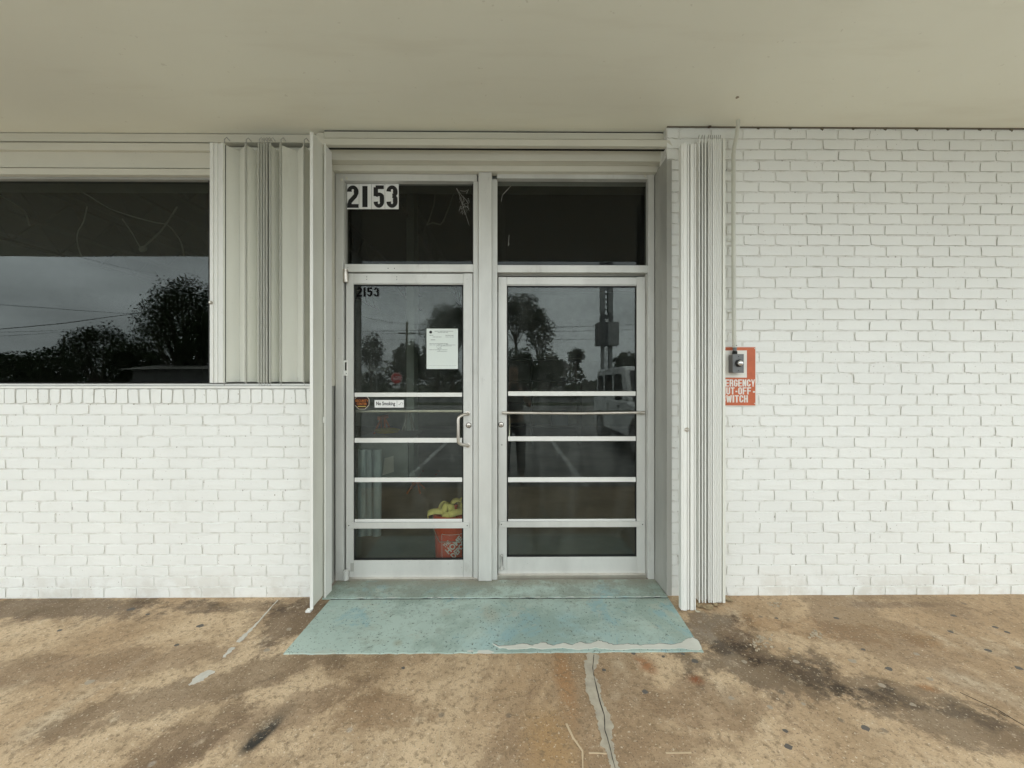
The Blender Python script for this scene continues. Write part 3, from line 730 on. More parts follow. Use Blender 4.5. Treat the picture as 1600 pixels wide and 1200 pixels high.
# ------------------------------------------------------------------ numbers, stickers and notice
def arcp(cx, cz, rx, rz, a0, a1, n=12): return [(cx+rx*math.cos(R(a0+(a1-a0)*i/n)), cz+rz*math.sin(R(a0+(a1-a0)*i/n))) for i in range(n+1)]
def glyph(ch, sw, sh_):
    """centre lines of a heavy condensed capital in the unit square"""
    l = sw/2; r_ = 1-l; t = 1-sh_/2; b = sh_/2; ar = min(.5-l, .5)
    def ring(a0, a1, c=.5, up=None): return arcp(.5, c, .5-l, up, a0, a1)
    q = .26
    top = arcp(.5, 1-q, ar, q-b, 180, 0); bot = arcp(.5, q, ar, q-b, 0, -180)
    return {'2': [arcp(.5, 1-q, ar, q-b, 188, 0)+[(r_, .66), (r_-.06, .54), (l+.06, .28), (l, .12), (l, b)], [(0, b), (1, b)]],
            '5': [[(l-.02, t), (.97, t)], [(l, t), (l, .52)], arcp(.5, .50, ar, .10, 175, 20)+[(r_, .42)]+arcp(.5, q, ar, q-b, 0, -185)],
            '3': [arcp(.5, 1-q, ar, q-b, 185, 0)+arcp(.5, .66, ar, .11, 0, -85), arcp(.5, .41, ar, .11, 85, 0)+arcp(.5, q, ar, q-b, 0, -185)],
            '1': [[(.5, 0), (.5, 1)]], 'I': [[(.5, 0), (.5, 1)]],
            'E': [[(l, 0), (l, 1)], [(l, t), (1, t)], [(l, .5), (.92, .5)], [(l, b), (1, b)]],
            'F': [[(l, 0), (l, 1)], [(l, t), (1, t)], [(l, .5), (.92, .5)]],
            'H': [[(l, 0), (l, 1)], [(r_, 0), (r_, 1)], [(l, .5), (r_, .5)]],
            'T': [[(.5, 0), (.5, 1)], [(0, t), (1, t)]],
            'U': [[(l, 1), (l, q)]+arcp(.5, q, ar, q-b, 180, 360)+[(r_, 1)]],
            'C': [[(r_, .64), (r_, 1-q)]+arcp(.5, 1-q, ar, q-b, 0, 180)+[(l, q)]+arcp(.5, q, ar, q-b, 180, 360)+[(r_, .36)]],
            'G': [[(r_, .66), (r_, 1-q)]+arcp(.5, 1-q, ar, q-b, 0, 180)+[(l, q)]+arcp(.5, q, ar, q-b, 180, 360)+[(r_, .48)], [(.55, .46), (1, .46)]],
            'O': [arcp(.5, 1-q, ar, q-b, 0, 180)+[(l, q)]+arcp(.5, q, ar, q-b, 180, 360)+[(r_, 1-q)]],
            'S': [[(r_, .68), (r_, 1-q)]+arcp(.5, 1-q, ar, q-b, 0, 180)+[(l, .66), (l+.10, .56), (r_-.10, .44), (r_, .34)]+arcp(.5, q, ar, q-b, 0, -180)+[(l, .32)]],
            'R': [[(l, 0), (l, 1)], [(l, t), (.6, t)]+arcp(.6, .74, r_-.6, .74-.48-b+sh_/2, 85, -85)+[(.6, .48), (l, .48)], [(r_-.12, .48), (r_, .36), (r_, 0)]],
            'N': [[(l, 0), (l, 1)], [(r_, 0), (r_, 1)], [(l, 1), (r_, 0)]],
            'M': [[(l, 0), (l, 1)], [(1-l, 0), (1-l, 1)], [(l, 1), (.5, .15)], [(1-l, 1), (.5, .15)]],
            'Y': [[(l*.75, 1), (.5, .30)], [(1-l*.75, 1), (.5, .30)], [(.5, .5), (.5, 0)]],
            'W': [[(l, 1), (.29, 0)], [(.29, 0), (.5, .9)], [(.5, .9), (.71, 0)], [(.71, 0), (1-l, 1)]],
            '-': [[(.1, .42), (.9, .42)]]}[ch]
def stroke_digit(name, ch, x0, x1, z0, z1, Y, mat, parent, sw=.42, sh_=.165, m=None):
    own = m is None; m = m or MB(); k = 0
    for p in glyph(ch, sw, sh_):
        Lp, Rp = [], []; w_ = (sw, sh_*1.25 if ch == '-' else sh_)
        for i, (x, z) in enumerate(p):
            a = p[max(i-1, 0)]; c = p[min(i+1, len(p)-1)]; dx, dz = c[0]-a[0], c[1]-a[1]; l = math.hypot(dx, dz) or 1
            nx, nz = -dz/l, dx/l
            if ch in 'YWNM': nx, nz = (.8 if ch == 'Y' else 1), 0
            Lp.append((x+nx*w_[0]/2, z+nz*w_[1]/2)); Rp.append((x-nx*w_[0]/2, z-nz*w_[1]/2))
        for i in range(len(p)-1):
            qd = [Lp[i], Lp[i+1], Rp[i+1], Rp[i]]; k += 1
            m.prism([(x0+(x1-x0)*min(max(u, 0), 1), z0+(z1-z0)*min(max(v, 0), 1)) for u, v in qd], Y-.0006-.00002*(k % 25), Y, 'y')
    return m.build(name, mat, parent) if own else m
def block_text(name, s_, x0, x1, z0, z1, Y, mat, parent, sw=.36, sh_=.16, gap=.16):
    wd = {'I': .42, '1': .42, 'M': 1.35, 'W': 1.45, '-': .6}; tot = sum(wd.get(c, 1) for c in s_)+gap*(len(s_)-1); u = (x1-x0)/tot; x = x0; m = MB()
    for c in s_:
        w_ = wd.get(c, 1); stroke_digit('', c, x, x+w_*u, z0, z1, Y, mat, None, 1.0 if c in 'I1' else sw/w_ if c != '-' else .3, sh_, m); x += (w_+gap)*u
    return m.build(name, mat, parent)
YG = .2348
hn = thing('house_number', 'white plates with heavy black 2153 at the upper left of the left transom', 'house number', (UX(582, YG), YG, 0))
for i, (ch, a, b) in enumerate((('2', 541, 561), ('1', 561.2, 580.5), ('5', 580.7, 601.5), ('3', 601.7, 623.2))):
    x0, z1 = U(a, 287.8, YG); x1, z0 = U(b, 327, YG)
    MB().box(x0+.0007, x1-.0007, YG-.003, YG-.0002, z0, z1).build('plate', WHITE_P, hn)
    mx = {'2': (542.5, 560.5), '1': (566.5, 574.5), '5': (584, 600.5), '3': (604, 621.5)}[ch]
    stroke_digit('digit', ch, UX(mx[0], YG), UX(mx[1], YG), UZ(a, 325, YG), UZ(a, 290, YG), YG-.0031, INK, hn) if ch != '1' else \
        MB().box(UX(mx[0], YG), UX(mx[1], YG), YG-.004, YG-.0031, UZ(a, 324, YG), UZ(a, 291, YG)).build('digit', INK, hn)
YP = YD+.0195
dn = block_text('door_number', '2153', UX(557.5, YP), UX(592, YP), UZ(575, 463.5, YP), UZ(575, 449, YP), YP, DECAL, None, .36, .17, .28)
tag(dn, 'small black 2153 decal at the top left of the left door glass', 'decal')
nt_ = thing('paper_notice', 'white printed paper notice taped inside the left door glass', 'notice', (UX(690, YP), YP, 0))
YN = YP-.0012
MB().box(*pbox(666.5, 715.5, 513.5, 576.5, YN-.0005, YN)).build('sheet', PAPER, nt_)
x, z = U(673, 519, YN); MB().lathe([(.010, 0), (.010, -.0004)], (x, YN-.0006, z), 14, 'y').build('seal', INK, nt_)
rnd = random.Random(4); m = MB()
for (y, a, b, h) in [(517.5, 679, 708, .9), (519.5, 684, 700, .7), (524, 671, 677, .8), (524, 696, 709, .8), (526.5, 676, 690, .7), (526.5, 696, 709, .6), (531, 673, 680, .9), (537, 671, 700, .8),
                     (539, 671, 712, .6), (540.5, 684, 706, .6), (544, 684, 690, .8), (546.5, 671, 699, .7), (549, 683, 697, .6), (571, 671, 713, .25)]:
    px = a
    while px < b:
        wdt = min(rnd.uniform(1.5, 5), b-px)
        m.box(*pbox(px, px+wdt, y-h/2, y+h/2, YN-.0010, YN-.0006)); px += wdt+rnd.uniform(.3, .8)
m.build('print', GREY_INK, nt_)['kind'] = 'stuff'
pts = [U(684, 545, YN), U(682, 541, YN), U(686, 538, YN), U(694, 537, YN), U(700, 538, YN), U(690, 541, YN), U(684, 546, YN), U(689, 549, YN), U(699, 549, YN)]
MB().tube([(p[0], YN-.001, p[1]) for p in pts], .0009, 4).build('signature', GREY_INK, nt_)
ns = thing('no_smoking_sticker', 'white No Smoking sticker on the left door glass', 'sticker', (UX(607, YP), YP, 0))
MB().box(*pbox(585.3, 631, 625, 636.8, YP-.001, YP-.0001)).build('backing', WHITE_P, ns)
text('lettering', 'No Smoking', UX(588, YP), UX(617.5, YP), UZ(600, 635, YP), UZ(600, 627.6, YP), YP-.0011, INK, ns, bold=.02)
MB().box(*pbox(620, 620.5, 626, 636, YP-.0016, YP-.0011)).build('divider', GREY_INK, ns)
p = [U(622.5, 632.5, YP), U(625, 632, YP), U(626, 629.5, YP), U(628.5, 629, YP), U(629, 632, YP)]
MB().tube([(a, YP-.0013, b) for a, b in p], .0011, 5).build('cigarette_symbol', INK, ns)
ORG = simple('orange_print', (.62, .20, .035), .5, bump=0, dirt=.3)
ss = thing('security_sticker', 'dark octagonal security sticker with orange lettering on the left door glass', 'sticker', (UX(565, YP), YP, 0))
cx, cz = U(565.5, 628, YP)
def octo(r_, rot=22.5): return [(cx+r_*math.cos(R(rot+45*i)), cz+r_*math.sin(R(rot+45*i))) for i in range(8)]
MB().prism(octo(.0555), YP-.0008, YP-.0001, 'y').build('border', simple('cream_border', (.6, .55, .45), bump=0), ss)
MB().prism(octo(.0515), YP-.0014, YP-.0009, 'y').build('backing', simple('dark_brown_print', (.03, .012, .01), bump=0), ss)
text('lettering', 'SECURITY', cx-.044, cx+.044, cz+.0, cz+.016, YP-.0015, ORG, ss, bold=.005)
text('lettering', 'CENTER', cx-.034, cx+.034, cz-.022, cz-.005, YP-.0015, ORG, ss, bold=.01)
MB().box(cx-.028, cx+.028, YP-.002, YP-.0015, cz-.034, cz-.028).build('underline', simple('yellow_print', (.55, .42, .12), bump=0), ss)

# ------------------------------------------------------------------ emergency sign, switch box, conduit
es = thing('emergency_sign', 'orange emergency shut-off switch sign half hidden behind the stacked shutter', 'sign', (UX(1148, -.008), -.008, 0))
SIGN = simple('faded_orange_sign', (.56, .135, .055), .5, var=.2, scale=9, dirt=.3, dirtcol=(.42, .16, .05))
SGW = simple('sign_white', (.80, .78, .72), .5, dirt=.15)
Ys = -.008
MB().box(*pbox(1113.5, 1181.5, 541, 635, Ys, Ys+.003)).build('sign_edge', SGW, es, .001)
MB().box(*pbox(1114.5, 1180.2, 542.5, 633.5, Ys-.0015, Ys-.0002)).build('sign_face', SIGN, es)
MB().box(*pbox(1128, 1167, 547.5, 590, Ys-.003, Ys-.0017)).build('white_panel', SGW, es)
yt = Ys-.0017
for s_, a, b, t_, u_ in (('EMERGENCY', 1117.5, 1179.5, 592.8, 604), ('SHUT-OFF', 1120.5, 1173.5, 605.2, 616.3), ('SWITCH', 1127.5, 1168.5, 617.5, 628.8)):
    block_text('lettering', s_, UX(a, yt), UX(b, yt), UZ(1148, u_, yt), UZ(1148, t_, yt), yt, SGW, es)
MB().box(*pbox(1176.5, 1179.5, 611, 613.5, yt-.0006, yt-.0001)).build('mark', SGW, es)
for px, py in ((1179.5, 544.5), (1179, 630.5)): screw(es, px, py, Ys-.0016, .004, STEEL)
sb = thing('switch_box', 'grey metal emergency button box mounted over the orange sign', 'switch', (UX(1153, -.07), -.02, 0))
SBM = simple('grey_box_enamel', (.16, .165, .165), .45, .2, dirt=.3)
yb0 = -.068
MB().box(*pbox(1145.5, 1161.8, 554, 582, yb0+.004, -.0115)).build('box', SBM, sb, .003)
MB().box(*pbox(1144.8, 1162.3, 553.2, 582.6, yb0, yb0+.0035)).build('cover', SBM, sb, .001)
x, z = U(1154.3, 567.5, yb0)
MB().lathe([(.0225, 0), (.0225, -.010), (.019, -.013)], (x, yb0, z), 22, 'y').build('button_ring', BLACK, sb, 0, True)
MB().lathe([(.0165, -.012), (.0165, -.020), (.014, -.025), (.008, -.028), (.002, -.029)], (x, yb0, z), 22, 'y').build('button', simple('polished_button', (.75, .75, .75), .22, .9, bump=0), sb, 0, True)
for py in (557, 579): screw(sb, 1153.8, py, yb0, .0028)
cn = thing('conduit', 'white painted conduit running down from the soffit to the switch box', 'pipe', (UX(1147, -.03), -.03, 0))
CP = [(1153.5, 187, -.060), (1153, 197, -.060), (1151, 212, -.055), (1147.5, 228, -.045), (1146, 242, -.040), (1146, 330, -.038), (1146.2, 430, -.038), (1146.8, 520, -.038), (1148, 543, -.038)]
pts = [];
for px, py, Y in CP:
    x, z = U(px, py, Y); pts.append((x, Y, z))
pts[0] = (pts[0][0], pts[0][1], H+.01)
MB().tube(pts, .0118, 12).build('pipe', simple('conduit_paint', (.60, .60, .53), .5), cn, 0, True)
x, z = U(1148, 546, -.036)
MB().lathe([(.0115, z-.012), (.0115, z+.02), (.0135, z+.021), (.0135, z+.026)], (x, -.036, 0), 12).build('connector', SBM, cn, 0, True)
MB().lathe([(.0165, z-.030), (.0165, z-.014), (.013, z-.010)], (x, -.036, 0), 6).build('lock_nut', GAP, cn)
for py in (262, 374, 486): 
    x, z = U(1144, py, -.02); MB().prism([(x-.022, z-.006), (x+.006, z-.008), (x+.006, z+.008), (x-.022, z+.006)], -.014, -.003, 'y').build('strap', BRICK, cn, .001)

# ------------------------------------------------------------------ painted threshold and marks on the pavement
th = thing('painted_threshold', 'worn teal painted concrete threshold slab in front of the doors', 'threshold')
XA, XBt = G(444, 1021)[0], G(1099, 1019)[0]
yf = G(770, 1021)[1]
rnd = random.Random(12)
edge = [(XA+(XBt-XA)*i/60, yf+rnd.uniform(-.0035, .0035)+(.004 if i % 17 == 3 else 0)) for i in range(61)]
MB().prism(edge+[(1.0, -.036), (-1.11, -.036)], -.02, .006).build('slab', TEAL, th, .002)
rnd = random.Random(19)
rear = [(-1.165+(xr0-.004+1.165)*i/70, -.026+rnd.uniform(-.0025, .0025)+(.006 if rnd.random() < .08 else 0)) for i in range(71)]
MB().prism(rear+[(xr0-.004, .19), (-1.165, .19)], -.02, .011).build('slab', TEAL, th, .002)
for k in range(16):
    xx = rnd.uniform(-1.1, .95); MB().prism([(xx, -.0275), (xx+rnd.uniform(.02, .09), -.0275), (xx+rnd.uniform(.01, .05), -.020)], .0095, .0116).build('peeled_patch', simple('chipped_lip', (.55, .57, .52)), th)
MB().box(-1.11, 1.0, -.036, -.022, -.02, .0035).build('joint', GAP, th)
# peeled strip along the front edge
top = [(770, 1006), (780, 1010), (800, 1008), (815, 1006), (832, 1008), (850, 1003.5), (862, 1009), (880, 1005), (895, 1008), (905, 1003), (920, 1006), (935, 1001), (945, 1003), (958, 1008),
       (980, 1006), (1000, 1008), (1030, 1006), (1055, 1007), (1066, 1004), (1070, 999), (1082, 996.5), (1090, 1000), (1097, 1014)]
bot = [(1090, 1016), (1060, 1012.5), (1040, 1014), (1000, 1013), (960, 1015), (930, 1012), (905, 1015), (880, 1012), (850, 1014), (830, 1012), (800, 1014.5), (780, 1012)]
poly = []
allp = top+bot
for i, (a, b) in enumerate(allp):
    c, d = allp[(i+1) % len(allp)]
    for t in range(4):
        u = t/4; px, py = a+(c-a)*u+rnd.uniform(-.8, .8), b+(d-b)*u+rnd.uniform(-.7, .7)
        poly.append(G(px, py, .008))
PRIMER = simple('bare_primer', (.64, .64, .57), .7, var=.15, dirt=.3)
MB().prism(poly, .0062, .0085).build('peeled_patch', PRIMER, th)
MB().prism([(x+.004, y+.006) for x, y in poly], .0061, .0068).build('peel_edge', simple('grey_underlayer', (.20, .20, .175)), th)
for px, py, r0 in ((758, 1019, .03), (735, 1017.5, .012)):
    x, y = G(px, py, .006); MB().prism([(x+r0*rnd.uniform(.7, 1.3)*math.cos(a*.6)*1.4, y+r0*rnd.uniform(.3, .6)*math.sin(a*.6)) for a in range(10)], .0062, .0075).build('peeled_patch', PRIMER, th)

def strip(path, w0, seed, z, jit=.3, sub=6):
    """ragged strip along a pavement path -> outline"""
    rnd = random.Random(seed); P = [Vector(G(a, b)) for a, b in path]; Q = []
    for i in range(len(P)-1):
        for t in range(sub): Q.append(P[i].lerp(P[i+1], t/sub))
    Q.append(P[-1]); Lf, Rt = [], []
    for i, q in enumerate(Q):
        d = (Q[min(i+1, len(Q)-1)]-Q[max(i-1, 0)]).normalized(); n = Vector((-d.y, d.x))
        wq = w0(i/(len(Q)-1)) if callable(w0) else w0
        if i == 0: ja = jb_ = 0
        ja = .72*ja+rnd.uniform(-jit, jit)*.62; jb_ = .72*jb_+rnd.uniform(-jit, jit)*.62
        Lf.append(q+n*wq*max(.1, 1+ja)); Rt.append(q-n*wq*max(.1, 1+jb_))
    m = MB(); b = 0
    m.v = [(p.x, p.y, z) for p in Lf]+[(p.x, p.y, z) for p in Rt]; n = len(Lf)
    m.f = [(i, i+1, n+i+1, n+i) for i in range(n-1)]
    # skirt down to the slab
    k = len(m.v); m.v += [(v[0], v[1], -.002) for v in m.v[:k]]
    m.f += [(i, i+1, k+i+1, k+i) for i in range(n-1)]+[(n+i, n+i+1, k+n+i+1, k+n+i) for i in range(n-1)]
    return m
FILL = simple('crack_mortar', (.46, .41, .32), .9, var=.25, scale=14, dirt=.5, bump=.6)
crk = [(928, 1022), (921, 1040), (922, 1062), (930, 1090), (941, 1115), (946, 1140), (950, 1165), (957, 1185), (965, 1205), (975, 1260)]
strip(crk, lambda t: .030*(1-.45*t), 1, .0025, .5, 10).build('crack_filler', FILL, pav)
strip([(928, 1024), (926, 1045), (929, 1062), (936, 1092), (944, 1118), (945, 1142), (953, 1168), (961, 1200), (970, 1250)], .0014, 2, .0032, .8, 8).build('crack_line', simple('crack_shadow_line', (.06, .05, .04)), pav)
PR = simple('old_white_paint', (.62, .59, .52), .8, var=.2, scale=12, dirt=.6)
strip([(434, 938), (420, 953), (406, 969), (398, 978)], .0035, 3, .0022, .9, 6).build('paint_remnant', PR, pav)
strip([(398, 978), (388, 987), (380, 996), (370, 1004)], .011, 4, .0024, .8, 5).build('paint_remnant', PR, pav)
strip([(365, 1012), (356, 1020), (348, 1028)], .008, 5, .0022, .95, 6).build('paint_remnant', PR, pav)
strip([(336, 1050), (325, 1053), (312, 1060), (302, 1067), (295, 1071)], lambda t: .004+.02*math.sin(math.pi*min(t*1.1, 1)), 6, .0024, .5, 5).build('paint_remnant', PR, pav)
SCR = simple('chalky_scratch', (.56, .44, .29), .8)
for k, pth in enumerate(([(885, 1131), (895, 1152), (910, 1174), (911, 1199), (912, 1240)], [(681, 1150), (680, 1175), (682, 1240)], [(687, 1140), (686, 1170)], [(920, 1177), (948, 1178)], [(1040, 1177), (1080, 1176)])):
    strip(pth, .0022 if k != 0 else .003, 20+k, .002, .5, 5).build('scratch', SCR, pav)
for k, pth in enumerate(([(1500, 1082), (1530, 1096), (1560, 1110), (1605, 1137)], [(1560, 1112), (1572, 1120)])):
    strip(pth, .0012, 40+k, .0016, .9, 6).build('crack_line', simple('crack_shadow_line', (.05, .035, .025)), pav)
# spalled spots with broken aggregate near the right wall
AGG = simple('broken_aggregate', (.48, .40, .29), .9, var=.4, scale=30)
GUMD = simple('trodden_gum', (.13, .115, .10), .8); GUML = simple('pale_gum', (.38, .32, .24), .8)
rnd = random.Random(31)
def spot(px, py, r_, mat, name, z=.0012, ecc=.8):
    x, y = G(px, py); n = 11
    MB().prism([(x+r_*rnd.uniform(.75, 1.2)*math.cos(2*math.pi*i/n), y+r_*ecc*rnd.uniform(.75, 1.2)*math.sin(2*math.pi*i/n)) for i in range(n)], -.001, z).build(name, mat, pav)
for px, py, r_ in ((944, 1047, .011), (1008, 1081, .014), (990, 1021, .012), (1036, 1026, .009), (630, 1044, .010), (1067, 1022, .010), (1086, 1033, .018), (1232, 1167, .015), (1227, 1142, .010), (1353, 1138, .016),
                   (1307, 966, .014), (1490, 962, .014), (1485, 987, .014), (1555, 980, .014), (1213, 966, .010), (1389, 1045, .016), (1543, 1016, .016), (1592, 1044, .016), (1574, 988, .013), (1349, 1015, .010), (313, 978, .018), (231, 960, .012), (93, 985, .012), (276, 1008, .012), (205, 952, .022)):
    spot(px, py, r_, GUMD, 'gum_spot')
for px, py, r_ in ((1163, 1034, .013), (1244, 1034, .014), (1332, 1033, .018), (1203, 1105, .012), (1255, 1100, .010), (1378, 1071, .014), (1426, 1101, .012), (1453, 1061, .013), (1143, 1091, .012), (140, 1066, .018), (452, 983, .014), (417, 1016, .015), (1432, 1022, .013)):
    spot(px, py, r_, GUML, 'gum_spot', .0016)
for (cx_, cy_, n_, sp) in ((1188, 1000, 26, 16), (1272, 993, 18, 12), (1210, 944, 14, 10), (1196, 1008, 12, 22)):
    m = MB()
    for k in range(n_):
        x, y = G(cx_+rnd.gauss(0, sp*.6), cy_+rnd.gauss(0, sp*.22)); r_ = rnd.uniform(.003, .010); n = 6
        m.prism([(x+r_*rnd.uniform(.6, 1.2)*math.cos(i), y+r_*rnd.uniform(.6, 1.2)*math.sin(i)) for i in range(6)], -.001, rnd.uniform(.002, .006))
    m.build('spalled_concrete', AGG, pav)['kind'] = 'stuff'

# dry leaves gathered under the stacked shutter
LEAFD = simple('dry_leaf', (.38, .29, .17), .7, var=.3, scale=20); LEAFR = simple('brown_leaf', (.16, .06, .03), .7)
def leaf(px, py, s_, ang, mat, label, grp='dry leaves lying by the shutters'):
    x, y = G(px, py); m = MB(); n = 7; ca, sa = math.cos(ang), math.sin(ang)
    up, dn_ = [], []
    for i in range(n+1):
        t = i/n; wd = math.sin(math.pi*t)**.7*.32; z = .004+.35*s_*(t-.5)**2*1.2+.15*s_*rnd.random()*.3
        for sgn, arr in ((1, up), (-1, dn_)):
            a, b = (t-.5)*s_, sgn*wd*s_; arr.append((x+a*ca-b*sa, y+a*sa+b*ca, z+.12*s_*wd))
    mid_ = [((u[0]+d[0])/2, (u[1]+d[1])/2, u[2]-.03*s_) for u, d in zip(up, dn_)]
    m.v = up+mid_+dn_; k = n+1
    m.f = [(i, i+1, k+i+1, k+i) for i in range(n)]+[(k+i, k+i+1, 2*k+i+1, 2*k+i) for i in range(n)]
    o = m.build('dry_leaf', mat); so = o.modifiers.new('thickness', 'SOLIDIFY'); so.thickness = .0008
    return tag(o, label, 'leaf', grp)
leaf(1107, 951, .075, .3, LEAFD, 'large curled tan leaf under the stacked shutter')
leaf(1092, 948, .055, 2.2, LEAFD, 'tan leaf between the shutter post and the slats')
leaf(1118, 946, .045, .9, LEAFD, 'small tan leaf at the foot of the folded slats')
leaf(1090, 957, .03, 2.6, simple('pale_leaf', (.6, .55, .42)), 'small pale leaf lying nearest the teal threshold')
leaf(1139, 939, .06, 1.8, LEAFD, 'tan leaf leaning at the right end of the stacked shutter')
leaf(521, 934, .05, -.5, LEAFR, 'reddish brown leaf in the left corner of the recess')
leaf(1017, 905, .03, -.7, simple('pale_flake', (.5, .52, .46)), 'pale flake in the right corner of the recess')
# ant / stain mark and wasp nest on the soffit
x, y = (UX(1154, -.3)), -.35
_c = (600-149)/F; _t = (H-CAM.z)/_c; sx = ((1154-800)/F)*_t+math.sin(YAW)*_t; sy = CAM.y+_t
MB().prism([(sx+.008*rnd.uniform(.5, 1.3)*math.cos(i*.9), sy+.010*rnd.uniform(.5, 1.3)*math.sin(i*.9)) for i in range(7)], H-.004, H-.0002).build('nail_hole', simple('old_caulk', (.36, .31, .22)), shell)
_c = (600-195)/F; _t = (H-CAM.z)/_c; sx = ((1115-800)/F)*_t; sy = CAM.y+_t
MB().lathe([(.004, H-.001), (.011, H-.004), (.012, H-.008), (.006, H-.012)], (sx, sy, 0), 9).build('mud_dauber_nest', simple('dry_mud', (.10, .075, .05)), shell, 0, True)

# cobwebs on the transom
WEB = simple('cobweb', (.62, .6, .55), .9, bump=0)
cw = thing('cobweb', 'grey dusty cobweb strands in the top right of the left transom', 'cobweb', (UX(700, .23), .23, 0))
def strand(pp, r_, parent, Y=.232): 
    MB().tube([(*((lambda q: (q[0], Y, q[1]))(U(a, b, Y))),) for a, b in pp], r_, 4).build('strand', WEB, parent)
strand([(713, 294), (717, 302), (722, 318), (728, 336), (733, 352)], .0006, cw)
strand([(713, 294), (720, 304), (728, 312), (732, 318)], .0006, cw)
strand([(719, 298), (727, 299), (730, 297), (729, 303), (732, 296)], .0007, cw)
rnd = random.Random(8)
for k in range(34):
    a, b = rnd.uniform(719, 732), rnd.uniform(305, 330); strand([(a, b), (a+rnd.uniform(-3, 3), b+rnd.uniform(-1, 6)), (a+rnd.uniform(-4, 4), b+rnd.uniform(2, 8))], .00035, cw)
cw2 = thing('cobweb', 'thin cobweb wisps at the left edge of the right transom', 'cobweb', (UX(790, .23), .23, 0))
strand([(798, 291), (791, 298), (785, 305), (783, 315)], .0007, cw2); strand([(795.5, 367), (795, 376), (794, 384), (796, 380)], .0008, cw2); strand([(797, 292), (786, 304)], .0005, cw2)

# ------------------------------------------------------------------ things inside the store
cord = thing('hanging_cable', 'thick grey cable sagging behind the left transom', 'cable', (0, .5, 2.6))
MB().tube([(*((lambda q: (q[0], .5, q[1]))(U(a, b, .5))),) for a, b in ((681, 298), (678, 320), (670, 345), (666, 352), (676, 348), (688, 351), (693, 345), (702, 322), (710, 300), (713, 294), (716, 296))], .006, 7).build('cable', simple('grey_cable', (.45, .44, .38)), cord, 0, True)
# orange bucket with webbing straps
BX, BY = -.425, .52
bk = thing('bucket', 'orange plastic bucket of yellow straps standing behind the left door', 'bucket', (BX, BY, 0))
BKM = simple('orange_plastic', (.62, .065, .014), .38, dirt=.15, bump=0)
hb = .372; rt, rb = .150, .130
MB().lathe([(rb, .002), (rb+.002, .01), (rt-.006, hb-.05), (rt+.004, hb-.048), (rt-.003, hb-.03), (rt+.004, hb-.028), (rt+.001, hb-.006), (rt+.007, hb-.004), (rt+.007, hb), (rt-.006, hb), (rb-.006, .02), (.001, .018)], (BX, BY, 0), 36).build('body', BKM, bk, 0, True)
MB().tube([(BX-rt-.006, BY, hb-.04), (BX-rt*.9, BY-.07, hb-.12), (BX-.08, BY-.14, hb-.18), (BX+.08, BY-.14, hb-.18), (BX+rt*.9, BY-.07, hb-.12), (BX+rt+.006, BY, hb-.04)], .003, 6).build('handle', STEEL, bk, 0, True)
BKW = simple('bucket_print', (.70, .66, .62), .5, bump=0)
def wrap_text(s, u0, u1, v0, v1, bold):
    """lettering at 45 degrees wrapped round the front of the bucket"""
    o = text('lettering', s, u0, u1, v0, v1, 0, BKW, bk, bold=bold)
    for v in o.data.vertices:
        a, b = v.co.x, v.co.z; u = (a-b)*.7071; t = (a+b)*.7071
        r_ = rb+(rt-rb)*min(max((.155+t)/hb, 0), 1)+.0012-v.co.y*.2; ph = (u+.035)/r_
        v.co = (BX+r_*math.sin(ph), BY-r_*math.cos(ph), .155+t)
wrap_text('THE', -.062, -.002, .045, .074, .03); wrap_text('HOME', -.075, .078, -.006, .038, .04); wrap_text('DEPOT', -.07, .072, -.058, -.014, .04)
fm = MB()
for (ua, ub, va, vb) in ((-.115, -.112, -.09, .09), (.10, .103, -.09, .09), (-.115, .103, .088, .091), (-.115, .103, -.092, -.089)):
    for k in range(8):
        u0_, u1_ = ua+(ub-ua)*k/8, ua+(ub-ua)*(k+1)/8; 
        q = []
        for (u, v) in ((u0_, va), (u1_, va), (u1_, vb), (u0_, vb)):
            r_ = rb+(rt-rb)*(.155+v)/hb+.0015; ph = (u+.045)/r_; q.append((BX+r_*math.sin(ph), BY-r_*math.cos(ph), .155+v))
        b = len(fm.v); fm.v += q; fm.f.append((b, b+1, b+2, b+3))
fm.build('printed_border', BKW, bk)
STR = simple('yellow_webbing', (.78, .70, .24), .8, var=.15, scale=30)
sp = thing('tie_down_straps', 'coiled yellow webbing straps heaped in the orange bucket', 'strap', (BX, BY, .35))
rnd = random.Random(5)
def ribbon(c, r_, tilt, az, wd, a0=-30, a1=210, mat=STR, sq=.75):
    m = MB(); n = 18
    for i in range(n+1):
        a = R(a0+(a1-a0)*i/n); lx, lz = r_*math.cos(a), r_*sq*math.sin(a)
        for s_ in (-1, 1):
            p = Vector((lx, s_*wd/2, lz)); p.rotate(Matrix.Rotation(tilt, 3, 'X')); p.rotate(Matrix.Rotation(az, 3, 'Z')); m.v.append(tuple(Vector(c)+p))
    m.f = [(2*i, 2*i+1, 2*i+3, 2*i+2) for i in range(n)]
    o = m.build('webbing_loop', mat, sp, 0, True); so = o.modifiers.new('thickness', 'SOLIDIFY'); so.thickness = .003
